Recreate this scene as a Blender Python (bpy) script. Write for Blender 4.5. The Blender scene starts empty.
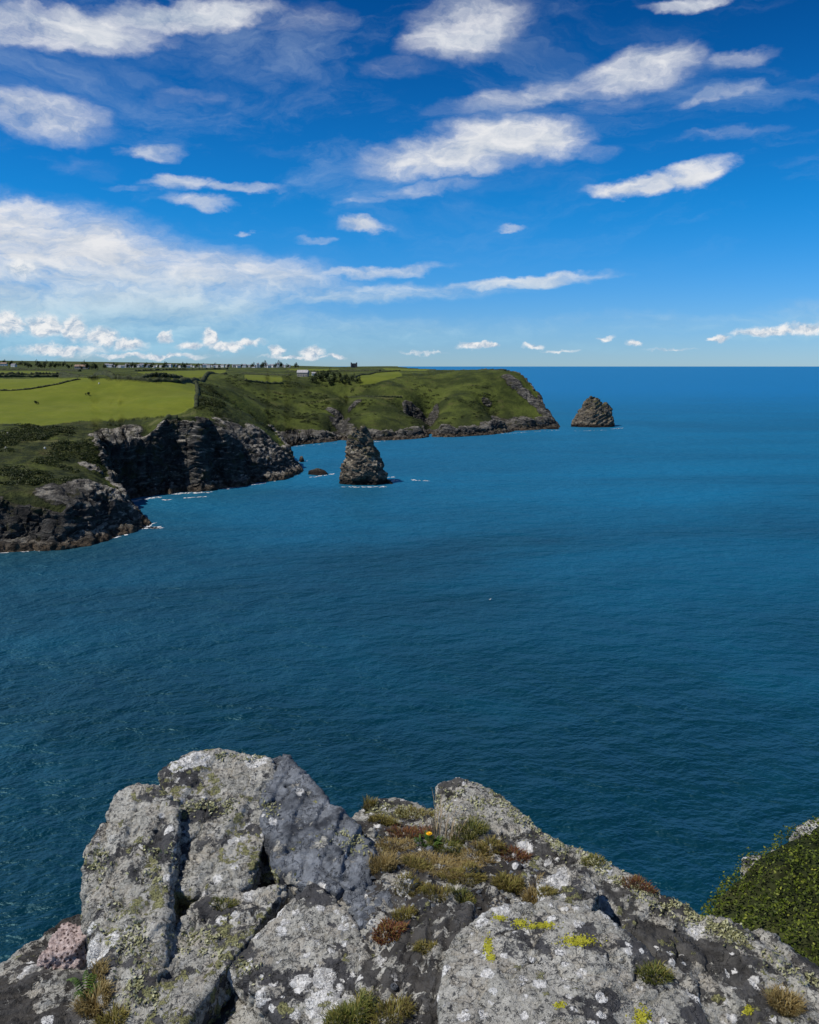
import bpy, bmesh, math, random
import numpy as np
from mathutils import Vector

random.seed(7)
rng = np.random.default_rng(11)
R = math.radians
C = bpy.context.scene.collection
scene = bpy.context.scene

# ------------------------------------------------------------------ camera
F = 852.0
PITCH = R(9.72)
EYE = np.array([0.0, 0.0, 60.0])
SP, CP = math.sin(PITCH), math.cos(PITCH)
cam_d = bpy.data.cameras.new('camera')
cam = bpy.data.objects.new('camera', cam_d)
C.objects.link(cam)
cam.location = EYE
cam.rotation_euler = (R(90) - PITCH, 0, 0)
cam_d.sensor_fit = 'VERTICAL'
cam_d.sensor_height = 24
cam_d.lens = F / 1024 * 24
cam_d.clip_start = 0.1
cam_d.clip_end = 300000
scene.camera = cam


def ray(px, py):
    cx, cy = (px - 409.5) / F, (512 - py) / F
    return np.array([cx, CP + cy * SP, -SP + cy * CP])


def at(px, py, Y):
    d = ray(px, py)
    return EYE + d * (Y / d[1])


def sea_at(px, py):
    d = ray(px, py)
    return EYE + d * (-EYE[2] / d[2])


SUN_EL, SUN_AZ = R(55), R(-106)      # azimuth clockwise from +Y (the view direction)
sun_dir = np.array([math.sin(SUN_AZ) * math.cos(SUN_EL), math.cos(SUN_AZ) * math.cos(SUN_EL), math.sin(SUN_EL)])

# ------------------------------------------------------------------ noise
_perm = rng.permutation(256)
_perm = np.concatenate([_perm, _perm, _perm])
_g = rng.normal(size=(256, 3))
_g /= np.linalg.norm(_g, axis=1)[:, None]


def pn(P):
    P = np.asarray(P, float)
    i = np.floor(P).astype(np.int64)
    f = P - i
    u = f * f * f * (f * (f * 6 - 15) + 10)
    i &= 255
    out = np.zeros(len(P))
    for dx in (0, 1):
        a = _perm[(i[:, 0] + dx) & 255]
        wx = u[:, 0] if dx else 1 - u[:, 0]
        for dy in (0, 1):
            b = _perm[(a + i[:, 1] + dy) & 255]
            wy = u[:, 1] if dy else 1 - u[:, 1]
            for dz in (0, 1):
                h = _perm[(b + i[:, 2] + dz) & 255]
                wz = u[:, 2] if dz else 1 - u[:, 2]
                g = _g[h]
                out += wx * wy * wz * (g[:, 0] * (f[:, 0] - dx) + g[:, 1] * (f[:, 1] - dy) + g[:, 2] * (f[:, 2] - dz))
    return out * 1.5


def fbm(P, scale, octaves=4, gain=0.5, ridged=False, off=0.0):
    Q = np.asarray(P, float) / scale + off
    v, a, s = np.zeros(len(Q)), 1.0, 0.0
    for _ in range(octaves):
        n = pn(Q)
        v += a * ((1 - 2 * np.abs(n)) if ridged else n)
        s += a
        a *= gain
        Q = Q * 2.03 + 17.3
    return v / s


def sstep(a, b, x):
    t = np.clip((x - a) / (b - a), 0, 1)
    return t * t * (3 - 2 * t)


# ------------------------------------------------------------------ objects
def tag(o, label=None, cat=None, group=None, kind=None):
    if label: o['label'] = label
    if cat: o['category'] = cat
    if group: o['group'] = group
    if kind: o['kind'] = kind
    return o


def mesh_np(name, V, faces, mat, parent=None, loc=(0, 0, 0), smooth=True):
    me = bpy.data.meshes.new(name)
    V = np.asarray(V, float)
    if isinstance(faces, np.ndarray):
        k = faces.shape[1]
        me.vertices.add(len(V)); me.vertices.foreach_set('co', V.astype(np.float32).ravel())
        me.loops.add(faces.size); me.loops.foreach_set('vertex_index', faces.astype(np.int32).ravel())
        me.polygons.add(len(faces))
        me.polygons.foreach_set('loop_start', np.arange(0, faces.size, k, dtype=np.int32))
        me.polygons.foreach_set('loop_total', np.full(len(faces), k, dtype=np.int32))
        me.update(calc_edges=True); me.validate()
    else:
        me.from_pydata([tuple(v) for v in V], [], [tuple(f) for f in faces])
    me.polygons.foreach_set('use_smooth', np.full(len(me.polygons), smooth))
    for m in (mat if isinstance(mat, (list, tuple)) else [mat]):
        me.materials.append(m)
    o = bpy.data.objects.new(name, me)
    C.objects.link(o)
    o.parent = parent
    o.location = loc
    return o


def empty(name, loc, rz=0.0):
    o = bpy.data.objects.new(name, None)
    C.objects.link(o)
    o.location = loc
    o.rotation_euler.z = rz
    o.empty_display_size = 0.2
    return o


def attr(o, name, vals):
    a = o.data.attributes.new(name, 'FLOAT', 'POINT')
    a.data.foreach_set('value', np.asarray(vals, np.float32))


def copy_tree(o, parent=None):
    c = o.copy(); C.objects.link(c); c.parent = parent
    for ch in list(o.children):
        copy_tree(ch, c)
    return c


# ------------------------------------------------------------------ node helper
class NB:
    def __init__(self, tree):
        self.t = tree
        self.n, self.l = tree.nodes, tree.links

    def node(self, kind, ins=None, **props):
        nd = self.n.new(kind)
        for k, v in props.items():
            setattr(nd, k, v)
        for k, v in (ins or {}).items():
            s = nd.inputs[k]
            if isinstance(v, bpy.types.NodeSocket): self.l.new(v, s)
            else: s.default_value = v
        return nd

    def math(self, op, a, b=None, c=None, clamp=False):
        ins = {0: a}
        if b is not None: ins[1] = b
        if c is not None: ins[2] = c
        return self.node('ShaderNodeMath', ins, operation=op, use_clamp=clamp).outputs[0]

    def mul(self, a, b): return self.math('MULTIPLY', a, b)
    def add(self, a, b): return self.math('ADD', a, b)
    def sub(self, a, b): return self.math('SUBTRACT', a, b)
    def maxi(self, a, b): return self.math('MAXIMUM', a, b)

    def vmath(self, op, a, b=None, out=0):
        ins = {0: a}
        if b is not None: ins[1] = b
        return self.node('ShaderNodeVectorMath', ins, operation=op).outputs[out]

    def mapping(self, v, loc=(0, 0, 0), rot=(0, 0, 0), scale=(1, 1, 1), kind='POINT'):
        return self.node('ShaderNodeMapping', {'Vector': v, 'Location': loc, 'Rotation': rot, 'Scale': scale}, vector_type=kind).outputs[0]

    def noise(self, v, scale, detail=4, rough=0.5, dist=0.0, out='Fac'):
        return self.node('ShaderNodeTexNoise', {'Vector': v, 'Scale': scale, 'Detail': detail, 'Roughness': rough, 'Distortion': dist}).outputs[out]

    def voronoi(self, v, scale, feature='F1', rand=1.0, out='Distance', detail=0.0):
        ins = {'Vector': v, 'Scale': scale, 'Randomness': rand}
        nd = self.node('ShaderNodeTexVoronoi', ins, feature=feature)
        if detail: nd.inputs['Detail'].default_value = detail
        return nd.outputs[out]

    def step(self, v, a, b, lo=0.0, hi=1.0):
        return self.node('ShaderNodeMapRange', {0: v, 1: a, 2: b, 3: lo, 4: hi}, interpolation_type='SMOOTHSTEP').outputs[0]

    def lin(self, v, a, b, lo=0.0, hi=1.0):
        return self.node('ShaderNodeMapRange', {0: v, 1: a, 2: b, 3: lo, 4: hi}).outputs[0]

    def mix(self, fac, a, b, blend='MIX'):
        nd = self.n.new('ShaderNodeMix')
        nd.data_type = 'RGBA'; nd.blend_type = blend
        for s, v in ((nd.inputs[0], fac), (nd.inputs[6], a), (nd.inputs[7], b)):
            if isinstance(v, bpy.types.NodeSocket): self.l.new(v, s)
            else: s.default_value = v if not isinstance(v, tuple) or len(v) == 4 else (*v, 1)
        return nd.outputs[2]

    def attr(self, name):
        return self.node('ShaderNodeAttribute', attribute_name=name).outputs['Fac']

    def pos(self):
        return self.node('ShaderNodeNewGeometry').outputs['Position']

    def bump(self, height, dist, strength=1.0, normal=None):
        ins = {'Height': height, 'Distance': dist, 'Strength': strength}
        if normal is not None: ins['Normal'] = normal
        return self.node('ShaderNodeBump', ins).outputs[0]

    def principled(self, color, rough=0.8, normal=None, spec=0.3, **extra):
        ins = {'Base Color': color if isinstance(color, bpy.types.NodeSocket) or len(color) == 4 else (*color, 1), 'Roughness': rough, 'Specular IOR Level': spec}
        if normal is not None: ins['Normal'] = normal
        ins.update(extra)
        p = self.node('ShaderNodeBsdfPrincipled', ins)
        return p.outputs[0]

    def out(self, sh):
        o = self.node('ShaderNodeOutputMaterial')
        self.l.new(sh, o.inputs[0])


def new_mat(name):
    m = bpy.data.materials.new(name)
    m.use_nodes = True
    m.node_tree.nodes.clear()
    return m, NB(m.node_tree)


# ------------------------------------------------------------------ materials
def simple_mat(name, col, var=0.25, scale=20, rough=0.8, bump=0.0, col2=None):
    m, b = new_mat(name)
    P = b.pos()
    n = b.noise(P, scale, 5, 0.6)
    c2 = col2 or tuple(x * (1 - var) for x in col)
    c1 = tuple(min(1, x * (1 + var)) for x in col)
    c = b.mix(b.step(n, 0.3, 0.7), c2, c1)
    nrm = b.bump(n, bump) if bump else None
    b.out(b.principled(c, rough, nrm))
    return m


def blade_mat(name, c1, c2, c3):
    """plants: colour varies blade by blade through the 'v' attribute"""
    m, b = new_mat(name)
    v = b.attr('v')
    c = b.mix(b.step(v, 0.0, 0.5), c1, c2)
    c = b.mix(b.step(v, 0.55, 1.0), c, c3)
    p = b.principled(c, 0.6, spec=0.25)
    t = b.node('ShaderNodeBsdfTranslucent', {'Color': c}).outputs[0]
    b.out(b.node('ShaderNodeMixShader', {0: 0.3, 1: p, 2: t}).outputs[0])
    return m


def make_lichen_rock(name, dark=(0.055, 0.055, 0.058), grey=0.5, white=0.4, green=0.4, slate=0.0, wsize=1.0, seed=0.0):
    m, b = new_mat(name)
    P = b.mapping(b.pos(), loc=(seed, seed * 1.7, seed * 0.6))

    def warped(scale, amt, detail=4):
        w = b.vmath('SUBTRACT', b.noise(P, scale, detail, 0.65, out='Color'), (0.5, 0.5, 0.5))
        return b.vmath('ADD', P, b.vmath('MULTIPLY', w, (amt, amt, amt)))
    PW = warped(11, 0.10)
    PF = warped(38, 0.035, 5)

    def cells(v, scale):
        nd = b.node('ShaderNodeTexVoronoi', {'Vector': v, 'Scale': scale}, feature='F1')
        r = b.node('ShaderNodeSeparateXYZ', {0: nd.outputs['Color']}).outputs
        return nd.outputs['Distance'], r[0], r[1], r[2]
    n1 = b.noise(P, 14, 8, 0.68)
    n2 = b.noise(P, 95, 6, 0.65)
    n3 = b.noise(P, 300, 3, 0.7)
    strat = b.noise(b.mapping(PW, rot=(0.5, 0.9, 0.3), scale=(4, 4, 55)), 1.0, 7, 0.62)
    # bare rock
    base = b.mix(b.step(n1, 0.3, 0.72), tuple(x * 0.4 for x in dark), tuple(x * 1.4 for x in dark))
    base = b.mix(b.mul(b.step(strat, 0.46, 0.7), 0.4), base, (0.13, 0.13, 0.13))
    rust = b.mul(b.step(b.noise(P, 5, 5, 0.65), 0.60, 0.72), b.step(n2, 0.4, 0.6))
    base = b.mix(b.mul(rust, 0.5), base, (0.15, 0.085, 0.03))
    if slate:
        sl = b.mix(b.step(strat, 0.28, 0.72), (0.050, 0.057, 0.068), (0.23, 0.25, 0.28))
        sl = b.mix(b.step(b.noise(P, 7, 5, 0.6), 0.5, 0.66), sl, (0.035, 0.04, 0.05))
        base = b.mix(b.mul(b.step(b.noise(P, 2.6, 4, 0.55), 0.36, 0.46), slate), base, sl)
    # mosaic of grey crusts: every thallus its own tone, dark joints between
    d1, ra, rb, rc = cells(PF, 19)
    edge = b.node('ShaderNodeTexVoronoi', {'Vector': PF, 'Scale': 19.0}, feature='DISTANCE_TO_EDGE').outputs[0]
    big = b.add(b.mul(b.noise(PF, 4.2, 9, 0.74), 1.0), b.mul(b.sub(ra, 0.5), 0.10))
    t = 0.60 - 0.20 * grey
    g_mask = b.step(big, t, t + 0.018)
    pits = b.mul(b.step(b.noise(PF, 60, 6, 0.78), 0.395, 0.435), b.step(b.voronoi(PF, 150), 0.08, 0.22))
    joint = b.step(edge, 0.004, 0.05)
    gcol = b.mix(rb, (0.21, 0.207, 0.182), (0.40, 0.39, 0.35))
    gcol = b.mix(b.mul(b.step(rc, 0.55, 0.8), 0.7), gcol, (0.29, 0.262, 0.215))
    gcol = b.mix(b.mul(b.step(n2, 0.36, 0.68), 0.55), gcol, (0.52, 0.515, 0.475))
    gcol = b.mix(b.mul(b.step(n3, 0.5, 0.72), 0.5), gcol, (0.10, 0.10, 0.09))
    gcol = b.mix(joint, b.mix(0.28, gcol, (0.05, 0.05, 0.048)), gcol)
    g_mask = b.mul(g_mask, b.add(0.10, b.mul(pits, 0.90)))
    col = b.mix(g_mask, base, gcol)
    # white rosettes of two sizes with frilled rims
    w_mask = None
    for sc, thr, rmax in ((8.0 / wsize, 1.0 - 0.62 * white, 0.66), (24.0, 1.0 - 0.50 * white, 0.50)):
        d, r0, r1, r2 = cells(PF, sc)
        on = b.step(r0, thr, thr + 0.01)
        rad = b.mul(b.add(0.35, b.mul(r1, 0.65)), rmax)
        fr = b.add(d, b.mul(b.sub(n2, 0.5), 0.34))
        k = b.mul(on, b.step(b.sub(fr, rad), 0.02, -0.02))
        w_mask = k if w_mask is None else b.maxi(w_mask, k)
    w_mask = b.mul(w_mask, b.step(b.noise(P, 110, 5, 0.75), 0.36, 0.43))
    w_mask = b.mul(w_mask, b.step(b.noise(P, 3.0, 3, 0.5), 0.58 - 0.3 * white, 0.64 - 0.3 * white))
    wcol = b.mix(b.step(n2, 0.34, 0.64), (0.44, 0.44, 0.425), (0.74, 0.735, 0.715))
    col = b.mix(w_mask, col, wcol)
    # yellow-green leafy lichen in clusters
    dy, y0, y1, y2 = cells(PF, 34)
    gn = b.add(b.noise(PW, 5.0, 6, 0.70), b.add(b.mul(b.sub(y0, 0.5), 0.16), b.mul(b.sub(0.4, dy), 0.10)))
    tg = 0.74 - 0.24 * green
    y_mask = b.step(gn, tg, tg + 0.03)
    y_mask = b.mul(y_mask, b.step(b.noise(P, 75, 5, 0.75), 0.36, 0.46))
    fleck = b.noise(P, 150, 4, 0.72)
    ycol = b.mix(b.step(fleck, 0.36, 0.64), (0.12, 0.122, 0.045), (0.40, 0.395, 0.19))
    col = b.mix(y_mask, col, ycol)
    h = b.add(b.mul(n1, 0.55), b.add(b.mul(n2, 0.40), b.mul(n3, 0.16)))
    h = b.add(h, b.mul(strat, 0.30))
    h = b.sub(h, b.mul(b.step(b.math('ABSOLUTE', b.sub(b.noise(PW, 7, 4, 0.6), 0.5)), 0.012, 0.0), 0.5))
    h = b.add(h, b.add(b.mul(g_mask, 0.13), b.add(b.mul(w_mask, 0.08), b.mul(y_mask, b.mul(fleck, 0.55)))))
    nrm = b.bump(h, 0.020, 1.0)
    b.out(b.principled(col, 0.82, nrm, 0.25))
    return m


def land_mat():
    m, b = new_mat('land')
    P = b.pos()
    rock, field, tone, path = b.attr('rock'), b.attr('field'), b.attr('tone'), b.attr('path')
    sepz = b.node('ShaderNodeSeparateXYZ', {0: P}).outputs[2]
    # heath and rough grass
    nA = b.noise(P, 0.035, 6, 0.62)
    nB = b.noise(P, 0.22, 5, 0.65)
    nC = b.noise(P, 0.9, 4, 0.6)
    grass = b.mix(b.step(nA, 0.38, 0.62), (0.030, 0.041, 0.009), (0.080, 0.100, 0.019))
    scrub = b.mix(b.step(nB, 0.35, 0.65), (0.014, 0.021, 0.007), (0.050, 0.058, 0.017))  # gorse green, kept dark to stand in for cloud shadow too
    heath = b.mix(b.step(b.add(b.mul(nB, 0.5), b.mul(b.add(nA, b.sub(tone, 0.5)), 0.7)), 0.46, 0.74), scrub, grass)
    brown = b.step(b.noise(P, 0.07, 6, 0.7, 0.6), 0.54, 0.68)
    heath = b.mix(b.mul(brown, 0.6), heath, (0.080, 0.070, 0.028))
    gully = b.step(b.noise(b.mapping(P, rot=(0, 0, 0.5), scale=(0.03, 0.012, 0.02)), 1.0, 6, 0.66, 0.4), 0.50, 0.66)
    heath = b.mix(b.mul(gully, 0.6), heath, (0.018, 0.025, 0.008))
    foot = b.step(b.add(sepz, b.mul(b.sub(nA, 0.5), 30)), 17, 6)
    heath = b.mix(b.mul(foot, 0.55), heath, (0.024, 0.030, 0.010))
    heath = b.mix(b.mul(b.step(nC, 0.35, 0.68), 0.45), heath, b.mix(0.5, heath, (0.0, 0.0, 0.0)))
    # pasture
    fcol = b.mix(b.step(nA, 0.3, 0.7), (0.100, 0.125, 0.010), (0.132, 0.152, 0.014))
    fcol = b.mix(b.mul(b.step(b.noise(P, 0.5, 5, 0.7), 0.35, 0.75), 0.35), fcol, (0.072, 0.094, 0.011))
    fcol = b.mix(b.mul(b.step(b.noise(b.mapping(P, rot=(0, 0, 0.35), scale=(0.02, 0.25, 0.1)), 1.0, 4, 0.6), 0.4, 0.7), 0.3), fcol, (0.115, 0.125, 0.018))
    fcol = b.mix(b.mul(b.step(b.noise(P, 0.028, 6, 0.68), 0.42, 0.66), 0.5), fcol, (0.082, 0.100, 0.013))
    fcol = b.mix(b.mul(b.step(b.noise(P, 0.09, 6, 0.7), 0.50, 0.68), 0.4), fcol, (0.150, 0.160, 0.026))
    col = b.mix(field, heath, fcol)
    col = b.mix(path, col, (0.12, 0.12, 0.045))
    # slate cliffs in tilted beds
    w = b.noise(P, 0.07, 4, 0.6, out='Color')
    PW = b.vmath('ADD', P, b.vmath('MULTIPLY', w, (9, 9, 9)))
    beds = b.noise(b.mapping(PW, rot=(0.25, 0.55, 0.2), scale=(0.06, 0.10, 0.85)), 1.0, 7, 0.65)
    r1 = b.noise(P, 0.35, 8, 0.7)
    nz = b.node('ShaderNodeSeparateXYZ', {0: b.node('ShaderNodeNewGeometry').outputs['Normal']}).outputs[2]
    cols = b.noise(b.mapping(PW, rot=(0.1, 0.2, 0.5), scale=(0.35, 0.35, 0.05)), 1.0, 6, 0.65)
    rc = b.mix(b.step(r1, 0.3, 0.7), (0.022, 0.022, 0.023), (0.105, 0.10, 0.093))
    rc = b.mix(b.mul(b.step(cols, 0.5, 0.62), 0.55), rc, (0.018, 0.018, 0.019))
    rc = b.mix(b.mul(b.step(beds, 0.52, 0.64), 0.6), rc, (0.26, 0.245, 0.215))
    lit_tops = b.add(b.mul(nz, 0.50), b.mul(b.sub(b.noise(b.mapping(PW, rot=(0.3, 0.7, 0.4), scale=(0.10, 0.16, 0.75)), 1.0, 7, 0.72), 0.5), 1.8))  # upward faces painted paler, imitating sunlit ledges
    lit_amt = b.mul(b.step(lit_tops, 0.30, 0.52), b.step(b.noise(P, 0.035, 4, 0.6), 0.34, 0.50))
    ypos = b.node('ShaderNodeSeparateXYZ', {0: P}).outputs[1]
    rc = b.mix(b.mul(lit_amt, b.lin(ypos, 520, 680, 0.9, 0.38)), rc, (0.46, 0.425, 0.36))
    rc = b.mix(b.mul(b.step(b.noise(P, 0.16, 5, 0.7, 0.5), 0.53, 0.63), 0.7), rc, (0.055, 0.055, 0.022))
    tide = b.step(b.add(sepz, b.mul(b.sub(r1, 0.5), 5)), 1.2, 4.2)
    rc = b.mix(tide, b.mix(b.step(r1, 0.4, 0.65), (0.030, 0.025, 0.020), (0.19, 0.145, 0.10)), rc)
    rmask = b.step(b.add(rock, b.mul(b.sub(b.noise(P, 0.22, 6, 0.7), 0.5), 0.9)), 0.42, 0.55)
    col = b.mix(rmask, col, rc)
    hrock = b.add(b.mul(beds, 1.3), b.add(r1, b.mul(b.noise(P, 1.3, 5, 0.7), 0.5)))
    hveg = b.add(b.mul(nB, 0.8), b.mul(nC, 0.5))
    amp = b.add(b.mul(rmask, 1.0), b.mul(b.sub(1.0, rmask), b.lin(field, 0, 1, 0.55, 0.03)))
    hh = b.node('ShaderNodeMix', {0: rmask, 2: hveg, 3: hrock}, data_type='FLOAT').outputs[0]
    nrm = b.bump(b.mul(hh, amp), 3.0, 1.0)
    b.out(b.principled(col, 0.9, nrm, 0.12))
    return m


def stack_mat():
    m, b = new_mat('stack_rock')
    P = b.pos()
    sepz = b.node('ShaderNodeSeparateXYZ', {0: P}).outputs[2]
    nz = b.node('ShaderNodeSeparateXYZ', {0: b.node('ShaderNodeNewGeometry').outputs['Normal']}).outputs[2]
    w = b.noise(P, 0.12, 4, 0.6, out='Color')
    PW = b.vmath('ADD', P, b.vmath('MULTIPLY', w, (6, 6, 6)))
    beds = b.noise(b.mapping(PW, rot=(0.3, 0.7, 0.1), scale=(0.12, 0.12, 1.0)), 1.0, 7, 0.65)
    r1 = b.noise(P, 0.5, 8, 0.7)
    rc = b.mix(b.step(r1, 0.3, 0.7), (0.032, 0.028, 0.024), (0.135, 0.115, 0.09))
    rc = b.mix(b.mul(b.step(beds, 0.48, 0.64), 0.7), rc, (0.27, 0.24, 0.19))
    rc = b.mix(b.mul(b.step(b.noise(P, 0.2, 5, 0.6), 0.5, 0.66), 0.45), rc, (0.20, 0.15, 0.085))
    veg = b.step(b.add(b.add(b.mul(nz, 0.6), b.mul(sepz, 0.012)), b.mul(b.sub(b.noise(P, 0.25, 6, 0.7), 0.5), 1.6)), 0.62, 0.78)
    lit_tops = b.add(b.mul(nz, 0.4), b.mul(b.sub(b.noise(b.mapping(PW, rot=(0.3, 0.7, 0.1), scale=(0.10, 0.12, 0.42)), 1.0, 7, 0.7), 0.5), 2.2))  # pale colour on upward faces stands in for sun on the ledges
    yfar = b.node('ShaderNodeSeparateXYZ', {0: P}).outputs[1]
    rc = b.mix(b.mul(b.step(lit_tops, 0.24, 0.46), b.lin(yfar, 460, 800, 0.85, 0.35)), rc, (0.38, 0.335, 0.26))
    rc = b.mix(veg, rc, b.mix(b.step(r1, 0.4, 0.6), (0.022, 0.028, 0.010), (0.075, 0.075, 0.028)))
    tide = b.step(b.add(sepz, b.mul(b.sub(r1, 0.5), 4)), 1.5, 4.0)
    rc = b.mix(tide, (0.020, 0.016, 0.013), rc)
    h = b.add(b.mul(beds, 1.2), b.add(r1, b.mul(b.noise(P, 1.6, 5, 0.7), 0.5)))
    b.out(b.principled(rc, 0.9, b.bump(h, 1.6, 1.0), 0.15))
    return m


def sea_mat():
    m, b = new_mat('sea_water')
    P = b.pos()
    Q = b.mapping(P, rot=(0, 0, R(-28)), scale=(0.75, 1.0, 1.0))
    w0 = b.noise(Q, 0.030, 3, 0.5, 0.3)
    w1 = b.noise(Q, 0.15, 4, 0.6, 0.2)
    w2 = b.noise(Q, 0.55, 4, 0.65, 0.15)
    w3 = b.noise(Q, 1.7, 3, 0.6, 0.1)
    patch = b.noise(b.mapping(P, rot=(0, 0, R(20)), scale=(0.4, 1.0, 1.0)), 0.008, 5, 0.6, 0.8)
    gust = b.lin(patch, 0.3, 0.7, 0.65, 1.25)
    h = b.add(b.add(b.mul(w0, 3.4), b.mul(w1, 2.6)), b.mul(gust, b.add(b.mul(w2, 0.60), b.mul(w3, 0.09))))
    nrm = b.bump(h, 1.0, 1.0)
    # sky reflection painted into the water colour by distance: teal near, bluer far out
    sep = b.node('ShaderNodeSeparateXYZ', {0: P}).outputs
    off = b.add(sep[1], b.add(b.mul(sep[0], 0.15), b.mul(b.sub(patch, 0.5), 420)))
    near_teal = b.mix(b.step(patch, 0.30, 0.70), (0.0002, 0.018, 0.029), (0.0003, 0.026, 0.042))
    mid = b.mix(b.step(patch, 0.30, 0.70), (0.0003, 0.078, 0.160), (0.0006, 0.108, 0.215))
    deep = b.mix(b.step(off, 60, 560), near_teal, mid)
    deep = b.mix(b.step(off, 450, 2400), deep, (0.0002, 0.128, 0.320))  # far blue stands in for reflected sky
    deep = b.mix(b.mul(b.step(b.noise(P, 0.02, 4, 0.6), 0.5, 0.75), 0.25), deep, (0.002, 0.085, 0.145))
    dif = b.node('ShaderNodeBsdfDiffuse', {'Color': deep, 'Normal': b.bump(h, 1.0, 0.8)}).outputs[0]
    fr = b.node('ShaderNodeFresnel', {'IOR': 1.333, 'Normal': nrm}).outputs[0]
    gl = b.node('ShaderNodeBsdfGlossy', {'Color': (0.45, 0.88, 1.0, 1), 'Roughness': 0.40, 'Normal': nrm}).outputs[0]
    fac = b.math('MINIMUM', b.mul(fr, 0.9), 0.22)
    b.out(b.node('ShaderNodeMixShader', {0: fac, 1: dif, 2: gl}).outputs[0])
    return m


M = {}
M['land'] = land_mat()
M['stack'] = stack_mat()
M['sea'] = sea_mat()
M['foam'] = simple_mat('foam', (0.72, 0.74, 0.75), 0.12, 0.8, 0.6)
M['hedge'] = simple_mat('hedge_leaves', (0.028, 0.036, 0.012), 0.6, 0.5, 0.85)
M['scrub'] = blade_mat('scrub_leaves', (0.012, 0.020, 0.006), (0.030, 0.044, 0.010), (0.075, 0.085, 0.022))
M['tree'] = blade_mat('tree_leaves', (0.012, 0.022, 0.008), (0.022, 0.036, 0.011), (0.045, 0.062, 0.016))
M['bark'] = simple_mat('bark', (0.07, 0.055, 0.04), 0.4, 4, 0.9)
M['white_wall'] = simple_mat('white_render', (0.62, 0.62, 0.60), 0.1, 0.4, 0.8)
M['stone_wall'] = simple_mat('stone_wall', (0.30, 0.27, 0.23), 0.35, 1.2, 0.9)
M['slate_roof'] = simple_mat('slate_roof', (0.17, 0.17, 0.19), 0.2, 0.8, 0.6)
M['pale_roof'] = simple_mat('pale_roof', (0.33, 0.32, 0.33), 0.15, 0.6, 0.6)
M['rust_roof'] = simple_mat('rust_roof', (0.22, 0.15, 0.11), 0.25, 0.6, 0.7)
M['hotel_wall'] = simple_mat('hotel_stone', (0.10, 0.09, 0.09), 0.25, 0.5, 0.9)
M['pane'] = simple_mat('window_pane', (0.03, 0.035, 0.04), 0.2, 3, 0.15)
M['paint'] = simple_mat('door_paint', (0.10, 0.12, 0.16), 0.1, 3, 0.5)

# ------------------------------------------------------------------ world
SKY_GAIN = 0.10


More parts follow.
